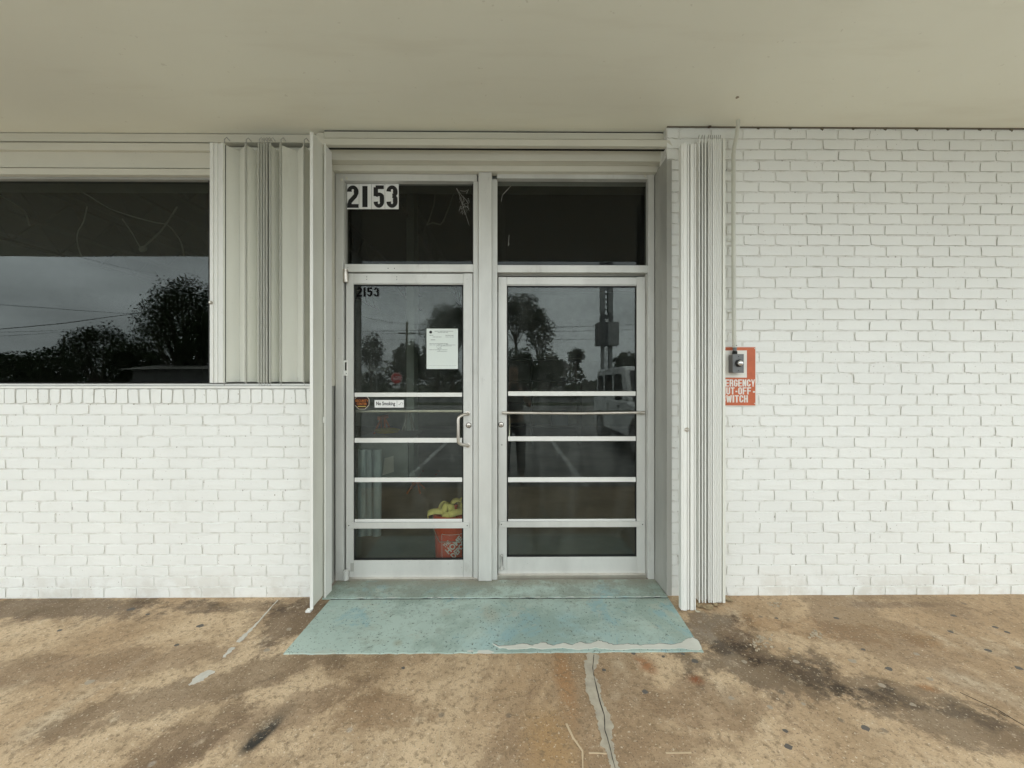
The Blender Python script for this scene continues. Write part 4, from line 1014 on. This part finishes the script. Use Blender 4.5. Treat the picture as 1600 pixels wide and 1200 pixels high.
for c, r_, ti, az, wd, a0, a1, q in (((BX-.120, BY-.07, .372), .062, .75, .15, .046, 5, 205, .7), ((BX-.045, BY-.05, .395), .040, .2, 1.25, .046, -60, 235, 1.35), ((BX-.005, BY-.075, .392), .038, -.1, 1.9, .046, -60, 235, 1.5),
        ((BX+.055, BY-.09, .385), .085, 1.0, .55, .046, 0, 175, .55), ((BX+.02, BY+.01, .415), .042, .4, .5, .046, -60, 235, 1.2), ((BX+.10, BY-.03, .400), .045, .3, 2.3, .046, -60, 230, 1.2), ((BX-.07, BY+.03, .385), .050, -.4, -.8, .046, -40, 220, 1.),
        ((BX-.02, BY-.11, .372), .050, 1.1, -.4, .046, 0, 190, .6), ((BX+.08, BY+.05, .410), .050, -.5, .9, .046, -40, 220, 1.1)):
    ribbon(c, r_, ti, az, wd, a0, a1, STR, q)
# column, partition, odds and ends further in
col = simple('column_paint', (.62, .68, .66), .7, dirt=.3)
ic = thing('interior_column', 'grey square interior column behind the left door', 'column', (0, 3, 0)); x0, x1 = UX(635, 3), UX(647, 3)
MB().box(x0, x1, 3, 3.25, 0, 4.3).build('shaft', col, ic, .004)
MB().box(x0-.02, x1+.02, 2.98, 3.27, 0, .12).build('plinth', col, ic, .004)
ip = thing('counter', 'dim grey panelled counter with a printed sheet on it inside the store', 'counter', (0, 2.2, 0))
x0, x1, z0, z1 = UX(560, 1.6), UX(637, 1.6), .35, UZ(600, 688, 1.6)
MB().box(x0, x1, 1.6, 1.66, z0, z1).build('front_panel', simple('counter_laminate', (.36, .40, .39), .6), ip, .003)
MB().box(x0-.02, x1+.02, 1.56, 2.2, z1, z1+.03).build('top', simple('counter_top', (.33, .33, .3), .5), ip, .003)
q = [U(598, 742.5, 1.59), U(615.5, 737, 1.59), U(615, 712, 1.59), U(601, 716, 1.59)]
sheetp = tag(MB().prism(q, 1.585, 1.588, 'y').build('printed_sheet', simple('dim_paper', (.8, .8, .76), bump=0)), 'printed sheet taped crookedly to the counter inside', 'paper')
rl = thing('rolled_sheeting', 'pale blue rolls of sheeting standing inside at the left', 'roll', (0, 1.1, 0))
for px, r_, Y in ((566, .035, 1.0), (577, .04, 1.02), (589, .038, 1.0)):
    x = UX(px, Y); z1 = UZ(px, 702, Y)
    MB().lathe([(r_, .0), (r_*1.03, z1*.5), (r_, z1), (r_*.5, z1+.004)], (x, Y, 0), 16).build('roll', simple('pale_blue_plastic', (.52, .62, .66), .6, var=.3, scale=12, streak=(1, 1, .3)), rl, 0, True)
ORM = simple('orange_barrier_paint', (.62, .17, .05), .6)
def a_frame(px0, px1, py0, py1, Y, lab, mat=ORM):
    t = thing('sawhorse', lab, 'sawhorse', (UX((px0+px1)/2, Y), Y, 0)); xa, z1 = U(px0, py0, Y); xb_, z0 = U(px1, py1, Y); z0 = max(z0, .01); mx_ = (xa+xb_)/2
    for s_, xx in ((-1, xa), (1, xb_)):
        for dy in (-.12, .12): MB().tube([(xx, Y+dy, z0), (mx_+s_*.015, Y, z1)], .012, 6).build('leg', mat, t)
    MB().box(mx_-.02, mx_+.02, Y-.14, Y+.14, z1-.02, z1+.02).build('beam', mat, t, .003)
    return t
a_frame(590, 607, 652, 677, 2.0, 'small orange folding stand on the counter top')
a_frame(640, 660, 752, 789, 2.4, 'red orange sawhorse on the floor beside the grey column')
a_frame(658, 684, 756, 800, 3.4, 'faded red sawhorse in the back behind the bucket', simple('faded_red_paint', (.4, .08, .05)))
a_frame(627, 650, 643, 690, 2.9, 'pale folding stand in front of the grey column', simple('pale_stand_paint', (.5, .5, .46)))
yl = tag(MB().lathe([(.03, 0), (.12, .01), (.14, .04), (.09, .055), (.02, .06)], (UX(605, 1.9), 1.9, UZ(600, 677, 1.9)), 16).build('coiled_rope', simple('yellow_rope', (.55, .42, .03), .7)), 'yellow coiled rope lying on the counter', 'rope')
ct = thing('storage_shelf', 'dim shelf with pale boxes at the back of the store', 'shelf', (.3, 6, 0)); MBX = simple('shelf_steel', (.2, .2, .19))
for z in (.4, .9, 1.4, 1.9): MB().box(-.6, 1.6, 6, 6.5, z, z+.03).build('shelf_board', MBX, ct)
for x in (-.6, .5, 1.57): MB().box(x, x+.03, 6, 6.5, 0, 2.0).build('upright', MBX, ct)
for x, z, wd, hg, c_, lb in ((-.4, .93, .32, .30, (.42, .34, .22), 'brown carton on the left of the back shelf'), (.35, .93, .28, .2, (.5, .5, .47), 'pale carton in the middle of the back shelf'), (.95, .43, .35, .33, (.2, .25, .32), 'blue grey carton low on the right of the back shelf')):
    tag(MB().box(x, x+wd, 6.05, 6.35, z, z+hg).build('carton', simple('carton_board', c_), None, .004), lb, 'box')
# cables hanging behind the display window
CAB = simple('white_cable', (.75, .73, .66), .6, bump=0)
def wire_in(pp, Y, r_, lab, grp='loose cables hanging behind the display window'):
    P = [Vector(((q := U(a, b, Y))[0], Y, q[1])) for a, b in pp]; Q = []
    for i in range(len(P)-1):
        p0, p1, p2, p3 = P[max(i-1, 0)], P[i], P[i+1], P[min(i+2, len(P)-1)]
        for k in range(6):
            t = k/6; Q.append(.5*((2*p1)+(p2-p0)*t+(2*p0-5*p1+4*p2-p3)*t*t+(3*p1-p0-3*p2+p3)*t**3))
    Q.append(P[-1]); return tag(MB().tube(Q, r_, 6).build('hanging_cable', CAB, None, 0, True), lab, 'cable', grp)
wire_in([(2, 306), (18, 315), (32, 324), (41, 336), (46, 352)], .9, .007, 'short white cable curving down at the far left of the display window')
wire_in([(0, 293), (40, 295.5), (90, 298)], .9, .006, 'straight pale rod near the top left of the display window')
wire_in([(110, 290), (137, 305), (170, 325), (203, 337), (240, 347), (262, 352), (278, 370), (285, 385), (287, 400)], 1.0, .006, 'long pale cable sweeping across to the right of the display window')
wire_in([(136, 322), (131, 345), (121, 365), (122, 385), (128, 402)], 1.0, .005, 'thin cable hanging in the middle of the display window')
wire_in([(191, 342), (205, 362), (214, 378), (221, 389)], 1.0, .005, 'thin cord rising left from the pale hanging disc')
wire_in([(224, 386), (240, 372), (256, 355), (277, 323)], 1.0, .007, 'pale cord rising right from the hanging disc')
x, z = U(223, 389, 1.0); o = MB().lathe([(.03, -.01), (.034, 0), (.03, .012)], (0, 0, 0), 18, 'y').build('hanging_disc', CAB, None, 0, True)
o.location = (x, 1.0, z); o.scale = (1, 1, .75); o.rotation_euler = (0, -.6, 0); tag(o, 'pale oval disc hanging from cords behind the display window', 'junction box')

# ------------------------------------------------------------------ across the lot: everything the panes mirror
def tree(name, label, base, top_z, crown, mat=0, n=2600, seed=1, leaf_s=.22, trunk=.2, cat='tree', lobes=9, low=.45, grp=None, lean=0):
    """crown: half width; leaf clumps spread in lobes round the limb ends"""
    rnd = random.Random(seed); t = thing(name, label, cat, base, grp); z0 = base[2]; hgt = top_z-z0; B = Vector(base)
    m = MB(); ends = []; lobes = int(lobes*1.6)
    hub = B+Vector((lean, 0, hgt*low)); m.tube([B, B+Vector((lean*.4, 0, hgt*low*.5)), hub], [trunk, trunk*.8, trunk*.65], 8)
    vz = hgt*(1-low)/2; cz_ = z0+hgt*(1+low)/2; ga = 2.39996; rad = []
    for k in range(lobes):
        u = (k+.5)/lobes; ph = k*ga; el = 1-1.75*u; rr = math.sqrt(max(0, 1-el*el)); q = rnd.uniform(.50, .72)
        lr = rnd.uniform(.30, .46)
        e = Vector((B.x+lean+crown*q*rr*math.cos(ph), B.y+crown*q*rr*math.sin(ph), cz_+vz*el*q*1.05))
        mid_ = hub.lerp(e, .5)+Vector((rnd.uniform(-.1, .1)*crown, 0, -.04*hgt*rnd.random()))
        m.tube([hub-Vector((0, 0, hgt*rnd.uniform(0, .10))), mid_, e], [trunk*.4, trunk*.25, trunk*.08], 5); ends.append(e); rad.append(lr)
    m.build('trunk', BARK, t)
    f = MB()
    for i in range(n):
        k = i % len(ends); e, lr = ends[k], rad[k]
        d = Vector((rnd.gauss(0, 1), rnd.gauss(0, 1), rnd.gauss(0, 1))).normalized()*rnd.random()**.4*lr*(1.18 if rnd.random() < .08 else 1)
        p = e+Vector((d.x*crown, d.y*crown, d.z*max(vz, crown*.5))); p.z = min(p.z, top_z)
        s_ = leaf_s*rnd.uniform(.5, 1.3); u = Vector((rnd.gauss(0, 1), rnd.gauss(0, 1), rnd.gauss(0, .6))).normalized(); v = u.orthogonal().normalized()*s_*.5; u = u*s_
        b = len(f.v); f.v += [tuple(p-u*.5), tuple(p+v*.6), tuple(p+u*.5), tuple(p-v*.6)]; f.f.append((b, b+1, b+2, b+3))
    me = bpy.data.meshes.new('crown'); me.from_pydata(f.v, [], f.f); me.materials.append(LEAF[mat]); link('crown', me, t)
    return t
gz = -.1
def tr(px, top, half, dist, **k):
    Yg = k.pop('Yg', .235); p = RF(px, 600, dist, Yg); zt_ = RF(px, top, dist, Yg).z; hw = half*dist/F
    return tree(k.pop('name', 'tree'), k.pop('label'), (p.x, p.y, gz), zt_, hw, **k)
tr(708, 472, 50, 46, label='broad dark tree mirrored in the left door behind the paper notice', seed=1, n=9000, leaf_s=.24, name='oak_tree')
tr(806, 460, 46, 44, label='tall umbrella shaped pine mirrored at the left of the right door', seed=2, n=8000, mat=1, low=.58, leaf_s=.22, name='pine_tree')
tr(843, 478, 25, 42, label='slender ragged pine mirrored right of the umbrella shaped pine', seed=3, n=1700, mat=1, low=.4, leaf_s=.28, lobes=11, trunk=.14, name='pine_tree')
tr(900, 543, 15, 50, label='small round headed tree mirrored above the house roof', seed=4, n=1400, low=.6, leaf_s=.25, trunk=.12, name='oak_tree')
tr(978, 548, 22, 60, label='round tree mirrored behind the boxy white car', seed=5, n=2200, low=.3, leaf_s=.4, name='oak_tree')
tr(580, 520, 20, 46, label='small pine mirrored at the left edge of the left door', seed=6, n=1500, mat=1, low=.35, leaf_s=.28, name='pine_tree')
tr(640, 528, 30, 40, label='bushy tree mirrored round the utility pole', seed=7, n=3600, low=.15, leaf_s=.26, name='oak_tree')
tr(685, 522, 34, 39, label='bushy tree mirrored below the broad dark tree', seed=8, n=3800, low=.12, leaf_s=.26, name='oak_tree')
tr(812, 540, 34, 36, label='low bushy tree mirrored under the umbrella shaped pine', seed=9, n=3800, low=.12, leaf_s=.24, name='oak_tree')
tr(856, 548, 28, 38, label='low bushy tree mirrored under the slender ragged pine', seed=10, n=3000, low=.12, leaf_s=.24, name='oak_tree')
tr(892, 600, 19, 24, label='multi stemmed shrub mirrored on the verge in the right door', seed=11, n=1500, mat=2, low=.25, leaf_s=.14, trunk=.05, name='shrub', cat='shrub')
tr(285, 426, 66, 27, Yg=.15, label='great spreading tree mirrored at the right of the display window', seed=12, n=20000, low=.16, leaf_s=.15, trunk=.3, lobes=16, name='oak_tree')
tr(345, 470, 60, 27, Yg=.15, label='dense tree just right of the great spreading tree', seed=22, n=5000, low=.15, leaf_s=.24, trunk=.25, lobes=12, name='oak_tree')
tr(155, 500, 48, 33, Yg=.15, label='square topped tree mirrored in the middle of the display window', seed=13, n=10000, low=.15, leaf_s=.17, lobes=12, name='oak_tree')
tr(215, 530, 40, 31, Yg=.15, label='dark tree mirrored between the square topped and the great tree', seed=14, n=8000, low=.12, leaf_s=.17, lobes=12, name='oak_tree')
tr(85, 540, 46, 38, Yg=.15, label='lower tree mirrored left of the square topped tree', seed=15, n=4000, low=.1, leaf_s=.26, lobes=12, name='oak_tree')
tr(20, 548, 46, 38, Yg=.15, label='low tree mirrored at the far left of the display window', seed=16, n=4000, low=.1, leaf_s=.26, lobes=12, name='oak_tree')
# far wood behind the street, one mass
f = MB(); rnd = random.Random(50)
for i in range(26000):
    x = rnd.uniform(-90, 90); hgt = 3.4+1.3*math.sin(x*.33)+.9*math.sin(x*.81+1)+.6*math.sin(x*2.1); z = gz+hgt*rnd.random()**.7; y = rnd.uniform(-58, -50)
    s_ = rnd.uniform(.25, .6); u = Vector((rnd.gauss(0, 1), rnd.gauss(0, 1), rnd.gauss(0, .6))).normalized()*s_; v = u.orthogonal().normalized()*s_*.45
    p = Vector((x, y, z)); b = len(f.v); f.v += [tuple(p-u*.5), tuple(p+v), tuple(p+u*.5), tuple(p-v)]; f.f.append((b, b+1, b+2, b+3))
me = bpy.data.meshes.new('far_wood'); me.from_pydata(f.v, [], f.f); me.materials.append(LEAF[0]); o = link('far_wood', me); tag(o, 'dark belt of woodland beyond the street', 'wood', kind='stuff')

# utility pole and wires
pc = RF(636, 600, 40); zt_ = RF(636, 502, 40).z; WOOD = simple('weathered_pole', (.10, .08, .06), .9)
up_ = thing('utility_pole', 'wooden utility pole rising above the trees mirrored in the left door', 'pole', (pc.x, pc.y, gz))
MB().tube([(pc.x, pc.y, gz), (pc.x, pc.y, zt_)], [.16, .11], 10).build('pole', WOOD, up_, 0, True)
MB().box(pc.x-.9, pc.x+.9, pc.y-.05, pc.y+.05, zt_-1.3, zt_-1.18).build('crossarm', WOOD, up_)
p2 = RF(101, 600, 42, .15); z2 = RF(101, 527, 42, .15).z
up2 = thing('utility_pole', 'short wooden utility pole mirrored low in the display window', 'pole', (p2.x, p2.y, gz))
MB().tube([(p2.x, p2.y, gz), (p2.x, p2.y, z2)], [.15, .11], 10).build('pole', WOOD, up2, 0, True)
WIRE = simple('power_line', (.02, .02, .02), .6, bump=0)
def wire(a, b, dist, lab, r_=.022, Yg=.235, ext=0, sag=.3):
    A = RF(a[0], a[1], dist[0], Yg); B = RF(b[0], b[1], dist[1], Yg); d = B-A; A = A-d*ext; B = B+d*ext
    pts = [A.lerp(B, i/16)-Vector((0, 0, sag*4*(i/16)*(1-i/16))) for i in range(17)]
    tag(MB().tube(pts, r_, 5).build('power_line', WIRE, None, 0, True), lab, 'cable', 'overhead power lines across the street')
wire((552, 514), (1000, 504), (38, 38), 'upper overhead line mirrored across both doors', ext=.4)
wire((552, 518), (1000, 512), (38, 38), 'second overhead line mirrored across both doors', .016, ext=.4)
wire((552, 527), (1000, 526), (38, 38), 'third overhead line mirrored across both doors', .016, ext=.4)
wire((552, 560), (1000, 562), (40, 40), 'lowest overhead line mirrored across both doors', .018, ext=.4)
wire((560, 492), (672, 506), (36, 40), 'slanting overhead line mirrored high in the left door', .018)
wire((0, 474), (200, 487), (24, 34), 'upper overhead line mirrored in the display window', .014, .15, .3, .1)
wire((0, 514), (215, 486), (20, 27), 'thick overhead line mirrored in the display window', .020, .15, .2, .1)
wire((0, 519), (130, 511), (26, 33), 'thin overhead line mirrored in the display window', .012, .15, .2, .1)
wire((0, 525), (110, 516), (26, 33), 'lowest overhead line mirrored in the display window', .012, .15, .2, .1)
wire((140, 402), (230, 422), (16, 22), 'faint overhead line mirrored high in the display window', .006, .15, .2, .1)

# stop sign and street name sign
REDM = simple('stop_red', (.55, .03, .03), .5, bump=0); WHM = simple('sign_reflective_white', (.75, .75, .75), .5, bump=0); GALV = simple('galvanised_post', (.32, .33, .33), .5, .4)
p = RF(620, 591, 26); s_ = thing('stop_sign', 'red octagonal stop sign mirrored in the left door', 'road sign', (p.x, p.y, gz)); cx, cz = p.x, p.z
MB().tube([(p.x, p.y-.03, gz), (p.x, p.y-.03, p.z+.3)], .03, 8).build('post', GALV, s_)
MB().prism(octo(.40), p.y-.012, p.y-.004, 'y').build('border', WHM, s_); MB().prism(octo(.375), p.y-.003, p.y+.003, 'y').build('face', REDM, s_)
text('lettering', 'STOP', p.x-.27, p.x+.27, p.z-.13, p.z+.13, p.y+.0035, WHM, s_, bold=.02, face=1)
MB().box(p.x-.25, p.x+.25, p.y-.008, p.y, p.z-.68, p.z-.50).build('plate', WHM, s_)
p = RF(588, 577.5, 26); s_ = thing('street_name_sign', 'blank looking street name blade on a thin post mirrored in the left door', 'road sign', (p.x, p.y, gz))
MB().tube([(p.x, p.y-.03, gz), (p.x, p.y-.03, p.z+.1)], .028, 8).build('post', GALV, s_)
MB().box(p.x-.45, p.x+.45, p.y-.005, p.y+.005, p.z-.08, p.z+.08).build('blade', simple('street_blade', (.38, .40, .38)), s_)

# roadside pylon sign
PY = simple('pylon_grey_paint', (.30, .31, .31), .6, dirt=.2); PYD = simple('pylon_dark_face', (.10, .105, .11), .5)
ps = thing('pylon_sign', 'tall grey double post pylon sign mirrored in the right door', 'sign', RF(947, 600, 30)*Vector((1, 1, 0)) if False else (RF(947, 600, 30).x, RF(947, 600, 30).y, gz))
def pyl(name, mat, a, b, t, u, d0=0., d1=.3, parent=ps):
    A = RF(a, t, 30); B = RF(b, u, 30); return MB().box(A.x, B.x, A.y+d0, A.y-d1, B.z, A.z).build(name, mat, parent)
pyl('post', PY, 939.5, 944.5, 400, 612); pyl('post', PY, 951.5, 957, 400, 612)
pyl('tall_panel', PY, 938.5, 944.8, 400, 489, .1, .4); pyl('tall_panel', PY, 950, 957.3, 400, 489, .1, .4)
for k in range(11): pyl('rung', PYD, 945, 949.8, 402+k*8, 404.5+k*8, .0, .1)
pyl('cabinet', PYD, 939, 957, 492, 504, .15, .5); pyl('cabinet', PYD, 932.5, 965, 505, 540, .35, .7); pyl('cabinet_side', PY, 948.5, 965.3, 504, 540.4, .38, .34)
pyl('label_panel', WHM, 944.5, 950, 499, 504, .19, .14)
for k in range(3): pyl('strut', PY, 945.5+k*2, 946.1+k*2, 541, 612, .0, .05)

# low house roof between the trees, pale house mirrored in the display window
RFM = simple('dark_shingle', (.09, .08, .075), .9); HWM = simple('pale_siding', (.36, .36, .33), .8)
def house(px0, px1, pye, pyt, dist, lab, Yg=.235, wallm=HWM, roofm=RFM, wins=True):
    A = RF(px0, pye, dist, Yg); B = RF(px1, pye, dist, Yg); T = RF(px0, pyt, dist, Yg).z; h_ = thing('house', lab, 'house', ((A.x+B.x)/2, A.y, gz)); D = 7
    x0, x1 = min(A.x, B.x), max(A.x, B.x)
    MB().box(x0, x1, A.y-D, A.y, gz, A.z).build('wall', wallm, h_)
    MB().prism([(A.y+.5, A.z), (A.y-D-.5, A.z), (A.y-D/2, T)], x0-.5, x1+.5, 'x').build('roof', roofm, h_)
    n = max(2, int((x1-x0)/2.6))
    for k in range(n if wins else 0):
        xx = x0+(x1-x0)*(k+.5)/n; wz = gz+1.1
        w_ = MB().box(xx-.5, xx+.5, A.y, A.y+.04, wz, wz+1.1).build('window', WHM, h_); MB().box(xx-.44, xx+.44, A.y+.041, A.y+.05, wz+.06, wz+1.04).build('pane', CARGLASS, w_)
house(858, 884, 575, 562, 43, 'low dark roofed house mirrored between the trees of the right door')
house(205, 335, 578, 566, 24, 'low pale roofed building mirrored at the foot of the display window', .15, simple('dim_siding', (.14, .14, .13)), simple('pale_metal_roof', (.24, .235, .21), .6), False)

# parking stripes
SPM = simple('worn_lot_stripe', (.6, .6, .57), .8, var=.4, scale=4, dirt=.9)
for x in (-4.3, -1.6, 1.12, 4.6):
    o = struct(MB().box(x-.05, x+.05, -7.6, -2.7, -.155, -.146).build('parking_stripe', SPM))
struct(MB().box(-.6, .75, -2.75, -2.2, -.155, -.144).build('patch', simple('pale_lot_patch', (.30, .29, .27), .9)))

# boxy white car parked nose in, mirrored in the right door
cx0, cx1, yr, yfv = 2.42, 4.2, -8.1, -3.75; zg = -.15
BODY = simple('white_car_paint', (.82, .83, .82), .3, bump=0, dirt=.1); TRIM = simple('black_car_trim', (.02, .02, .02), .6); RIM = simple('car_rim', (.35, .35, .36), .35, .7)
car = thing('parked_car', 'boxy white off-road car parked nose in, mirrored in the right door', 'car', ((cx0+cx1)/2, (yr+yfv)/2, zg))
def cy(t): return yr+(yfv-yr)*t
bodyp = [(cy(0), zg+.52), (cy(0), zg+1.10), (cy(.01), zg+1.13), (cy(.72), zg+1.13), (cy(.735), zg+1.10), (cy(.985), zg+1.04), (cy(1), zg+.98), (cy(1), zg+.55), (cy(.96), zg+.42)]
def arch(t): return [(cy(t)+.42*math.cos(a), zg+.40+.42*math.sin(a)) for a in [math.pi*k/8 for k in range(9)]]
prof = bodyp[:9]+[(p_[0], max(p_[1], zg+.42)) for p_ in arch(.83)]+[(cy(.70), zg+.40), (cy(.30), zg+.40)]+[(p_[0], max(p_[1], zg+.42)) for p_ in arch(.17)]+[(cy(.02), zg+.42)]
MB().prism(prof, cx0, cx1, 'x').build('body', BODY, car, .03)
cab = [(cy(.005), zg+1.131), (cy(.03), zg+1.84), (cy(.05), zg+1.88), (cy(.60), zg+1.88), (cy(.63), zg+1.84), (cy(.70), zg+1.131)]
MB().prism(cab, cx0+.07, cx1-.07, 'x').build('cabin', BODY, car, .04)
for s_, xx in ((-1, cx0+.068), (1, cx1-.068)):
    for a, b in ((.06, .20), (.235, .40), (.435, .605)):
        MB().prism([(cy(a), zg+1.22), (cy(a+.006), zg+1.72), (cy(b-(.03 if b > .6 else .006)), zg+1.72), (cy(b), zg+1.22)], xx-.004, xx+.004, 'x').build('window', CARGLASS, car)
    for t in (.41, .22): MB().box(xx-.006 if s_ < 0 else xx, xx if s_ < 0 else xx+.006, cy(t)-.008, cy(t)+.008, zg+.55, zg+1.2).build('door_gap', TRIM, car)
    for t in (.36, .56):
        X0 = cx0-.03 if s_ < 0 else cx1; MB().box(X0, X0+.03, cy(t), cy(t)+.13, zg+1.0, zg+1.03).build('door_handle', TRIM, car)
    X0 = cx0-.02 if s_ < 0 else cx1-.0; MB().box(X0, X0+.02, cy(.29), cy(.71), zg+.36, zg+.44).build('running_board', TRIM, car)
    X0 = cx0-.16 if s_ < 0 else cx1+.02; MB().box(X0, X0+.14, cy(.64), cy(.64)+.1, zg+1.15, zg+1.38).build('mirror', TRIM, car, .02)
    for t in (.17, .83):
        X0 = cx0+.0 if s_ < 0 else cx1-.24
        wh = MB().lathe([(.25, X0), (.38, X0), (.40, X0+.03), (.40, X0+.21), (.38, X0+.24), (.25, X0+.24)], (0, cy(t), zg+.40), 24, 'x').build('wheel', TRIM, car, 0, True)
        MB().lathe([(.24, X0-.005), (.24, X0+.03), (.10, X0+.05), (.05, X0+.02)], (0, cy(t), zg+.40), 14, 'x').build('rim', RIM, wh)
MB().box(cx0+.03, cx1-.03, cy(1), cy(1)+.12, zg+.45, zg+.66).build('bumper', TRIM, car, .02)
MB().box(cx0+.2, cx1-.2, cy(1), cy(1)+.03, zg+.72, zg+.96).build('grille', TRIM, car, .01)
MB().prism([(cy(.645), zg+1.78), (cy(.705), zg+1.16), (cy(.709), zg+1.16), (cy(.649), zg+1.78)], cx0+.16, cx1-.16, 'x').build('windscreen', CARGLASS, car)
for xx in (cx0+.15, cx1-.33): MB().lathe([(.09, 0), (.09, .04), (.05, .05)], (xx+.09, cy(1), zg+.84), 16, 'y').build('headlight', simple('lamp_lens', (.6, .6, .6), .1, bump=0), car)

# ------------------------------------------------------------------ the photographer behind the camera, mirrored beside the mullion
pe = thing('person', 'photographer in dark patterned shirt and dark trousers holding a phone, mirrored beside the mullion', 'person', (.07, -2.85, -.15))
def skin(name, joints, bones, mat, parent, root=0, sub=2):
    me = bpy.data.meshes.new(name); me.from_pydata([j[:3] for j in joints], bones, []); o = link(name, me, parent); me.materials.append(mat)
    mo = o.modifiers.new('skin', 'SKIN'); mo.use_smooth_shade = True
    for v, j in zip(me.skin_vertices[0].data, joints): v.radius = (j[3], j[4] if len(j) > 4 else j[3])
    me.skin_vertices[0].data[root].use_root = True
    o.modifiers.new('subdivision', 'SUBSURF').levels = sub; o.modifiers[-1].render_levels = sub; return o
bx, by, bz = .07, -2.85, -.15
def J(x, y, z, *r_): return (bx+x, by+y, bz+z, *r_)
SKINM = simple('skin', (.45, .28, .20), .55, bump=0); 
mm = NT('patterned_shirt'); mm.bsdf(mm.mix(mm.rng(mm.noise(22, 3, .6), .48, .55), (.015, .018, .03), (.09, .06, .06)), .8); SHIRT = mm.m
PANTS = simple('dark_trousers', (.02, .022, .03), .8); HAIR = simple('dark_hair', (.02, .014, .01), .7); SHOE = simple('dark_shoe', (.03, .03, .03), .5)
body = skin('body', [J(0, 0, .96, .13, .10), J(0, .01, 1.12, .125, .095), J(0, .01, 1.32, .15, .105), J(0, 0, 1.44, .08, .07), J(0, .01, 1.52, .052), J(0, .03, 1.60, .075, .088), J(0, .02, 1.69, .082, .095), J(0, .01, 1.755, .05, .06),
    J(-.17, 0, 1.41, .055), J(-.24, .04, 1.16, .042), J(-.12, .27, 1.38, .028), J(-.085, .31, 1.43, .026, .018), J(.17, 0, 1.41, .055), J(.24, .04, 1.16, .042), J(.12, .27, 1.38, .028), J(.085, .31, 1.43, .026, .018),
    J(-.10, 0, .90, .085), J(-.11, .02, .50, .055), J(-.12, -.01, .10, .040), J(-.13, .14, .04, .04, .03), J(.10, 0, .90, .085), J(.11, .02, .50, .055), J(.12, -.01, .10, .040), J(.13, .14, .04, .04, .03)],
    [(0, 1), (1, 2), (2, 3), (3, 4), (4, 5), (5, 6), (6, 7), (3, 8), (8, 9), (9, 10), (10, 11), (3, 12), (12, 13), (13, 14), (14, 15), (0, 16), (16, 17), (17, 18), (18, 19), (0, 20), (20, 21), (21, 22), (22, 23)], SKINM, pe)
skin('shirt', [J(0, 0, .92, .15, .12), J(0, .01, 1.12, .15, .12), J(0, .01, 1.32, .175, .13), J(0, 0, 1.43, .10, .09), J(-.18, 0, 1.40, .072), J(-.235, .03, 1.20, .062), J(.18, 0, 1.40, .072), J(.235, .03, 1.20, .062)],
    [(0, 1), (1, 2), (2, 3), (3, 4), (4, 5), (3, 6), (6, 7)], SHIRT, pe)
skin('trousers', [J(0, 0, .94, .145, .115), J(-.10, 0, .86, .10), J(-.11, .02, .50, .072), J(-.12, -.01, .12, .062), J(.10, 0, .86, .10), J(.11, .02, .50, .072), J(.12, -.01, .12, .062)], [(0, 1), (1, 2), (2, 3), (0, 4), (4, 5), (5, 6)], PANTS, pe)
skin('hair', [J(0, -.02, 1.66, .080, .085), J(0, -.01, 1.74, .080, .085), J(0, .01, 1.785, .05, .055)], [(0, 1), (1, 2)], HAIR, pe)
for sx_ in (-1, 1):
    skin('shoe', [J(.12*sx_, -.04, .05, .045, .04), J(.125*sx_, .06, .045, .048, .038), J(.13*sx_, .17, .04, .04, .03)], [(0, 1), (1, 2)], SHOE, pe)
    MB().lathe([(.001, .10), (.011, .106), (.013, .112)], (bx+.032*sx_, by+.0, bz+1.655), 8, 'y').build('eye', INK, pe)
    for k in range(4):   # fingers curled over the phone
        zb = 1.475-.020*k; ln = (.9, 1, .95, .75)[k]
        skin('finger', [J(.078*sx_, .315, zb, .0088), J(.062*sx_, .345, zb+.004, .0084), J((.062-.026*ln)*sx_, .352, zb+.004, .0078)], [(0, 1), (1, 2)], SKINM, pe, 0, 1)
    skin('thumb', [J(.080*sx_, .30, 1.43, .011), J(.055*sx_, .295, 1.455, .0095), J(.038*sx_, .300, 1.475, .0085)], [(0, 1), (1, 2)], SKINM, pe, 0, 1)
skin('nose', [J(0, .105, 1.66, .010), J(0, .130, 1.625, .012), J(0, .115, 1.612, .012)], [(0, 1), (1, 2)], SKINM, pe, 0, 1)
ph = MB().box(bx-.075, bx+.075, by+.325, by+.333, bz+1.42, bz+1.49).build('phone', TRIM, None, .002); tag(ph, 'dark phone held level in front of the photographer', 'phone')
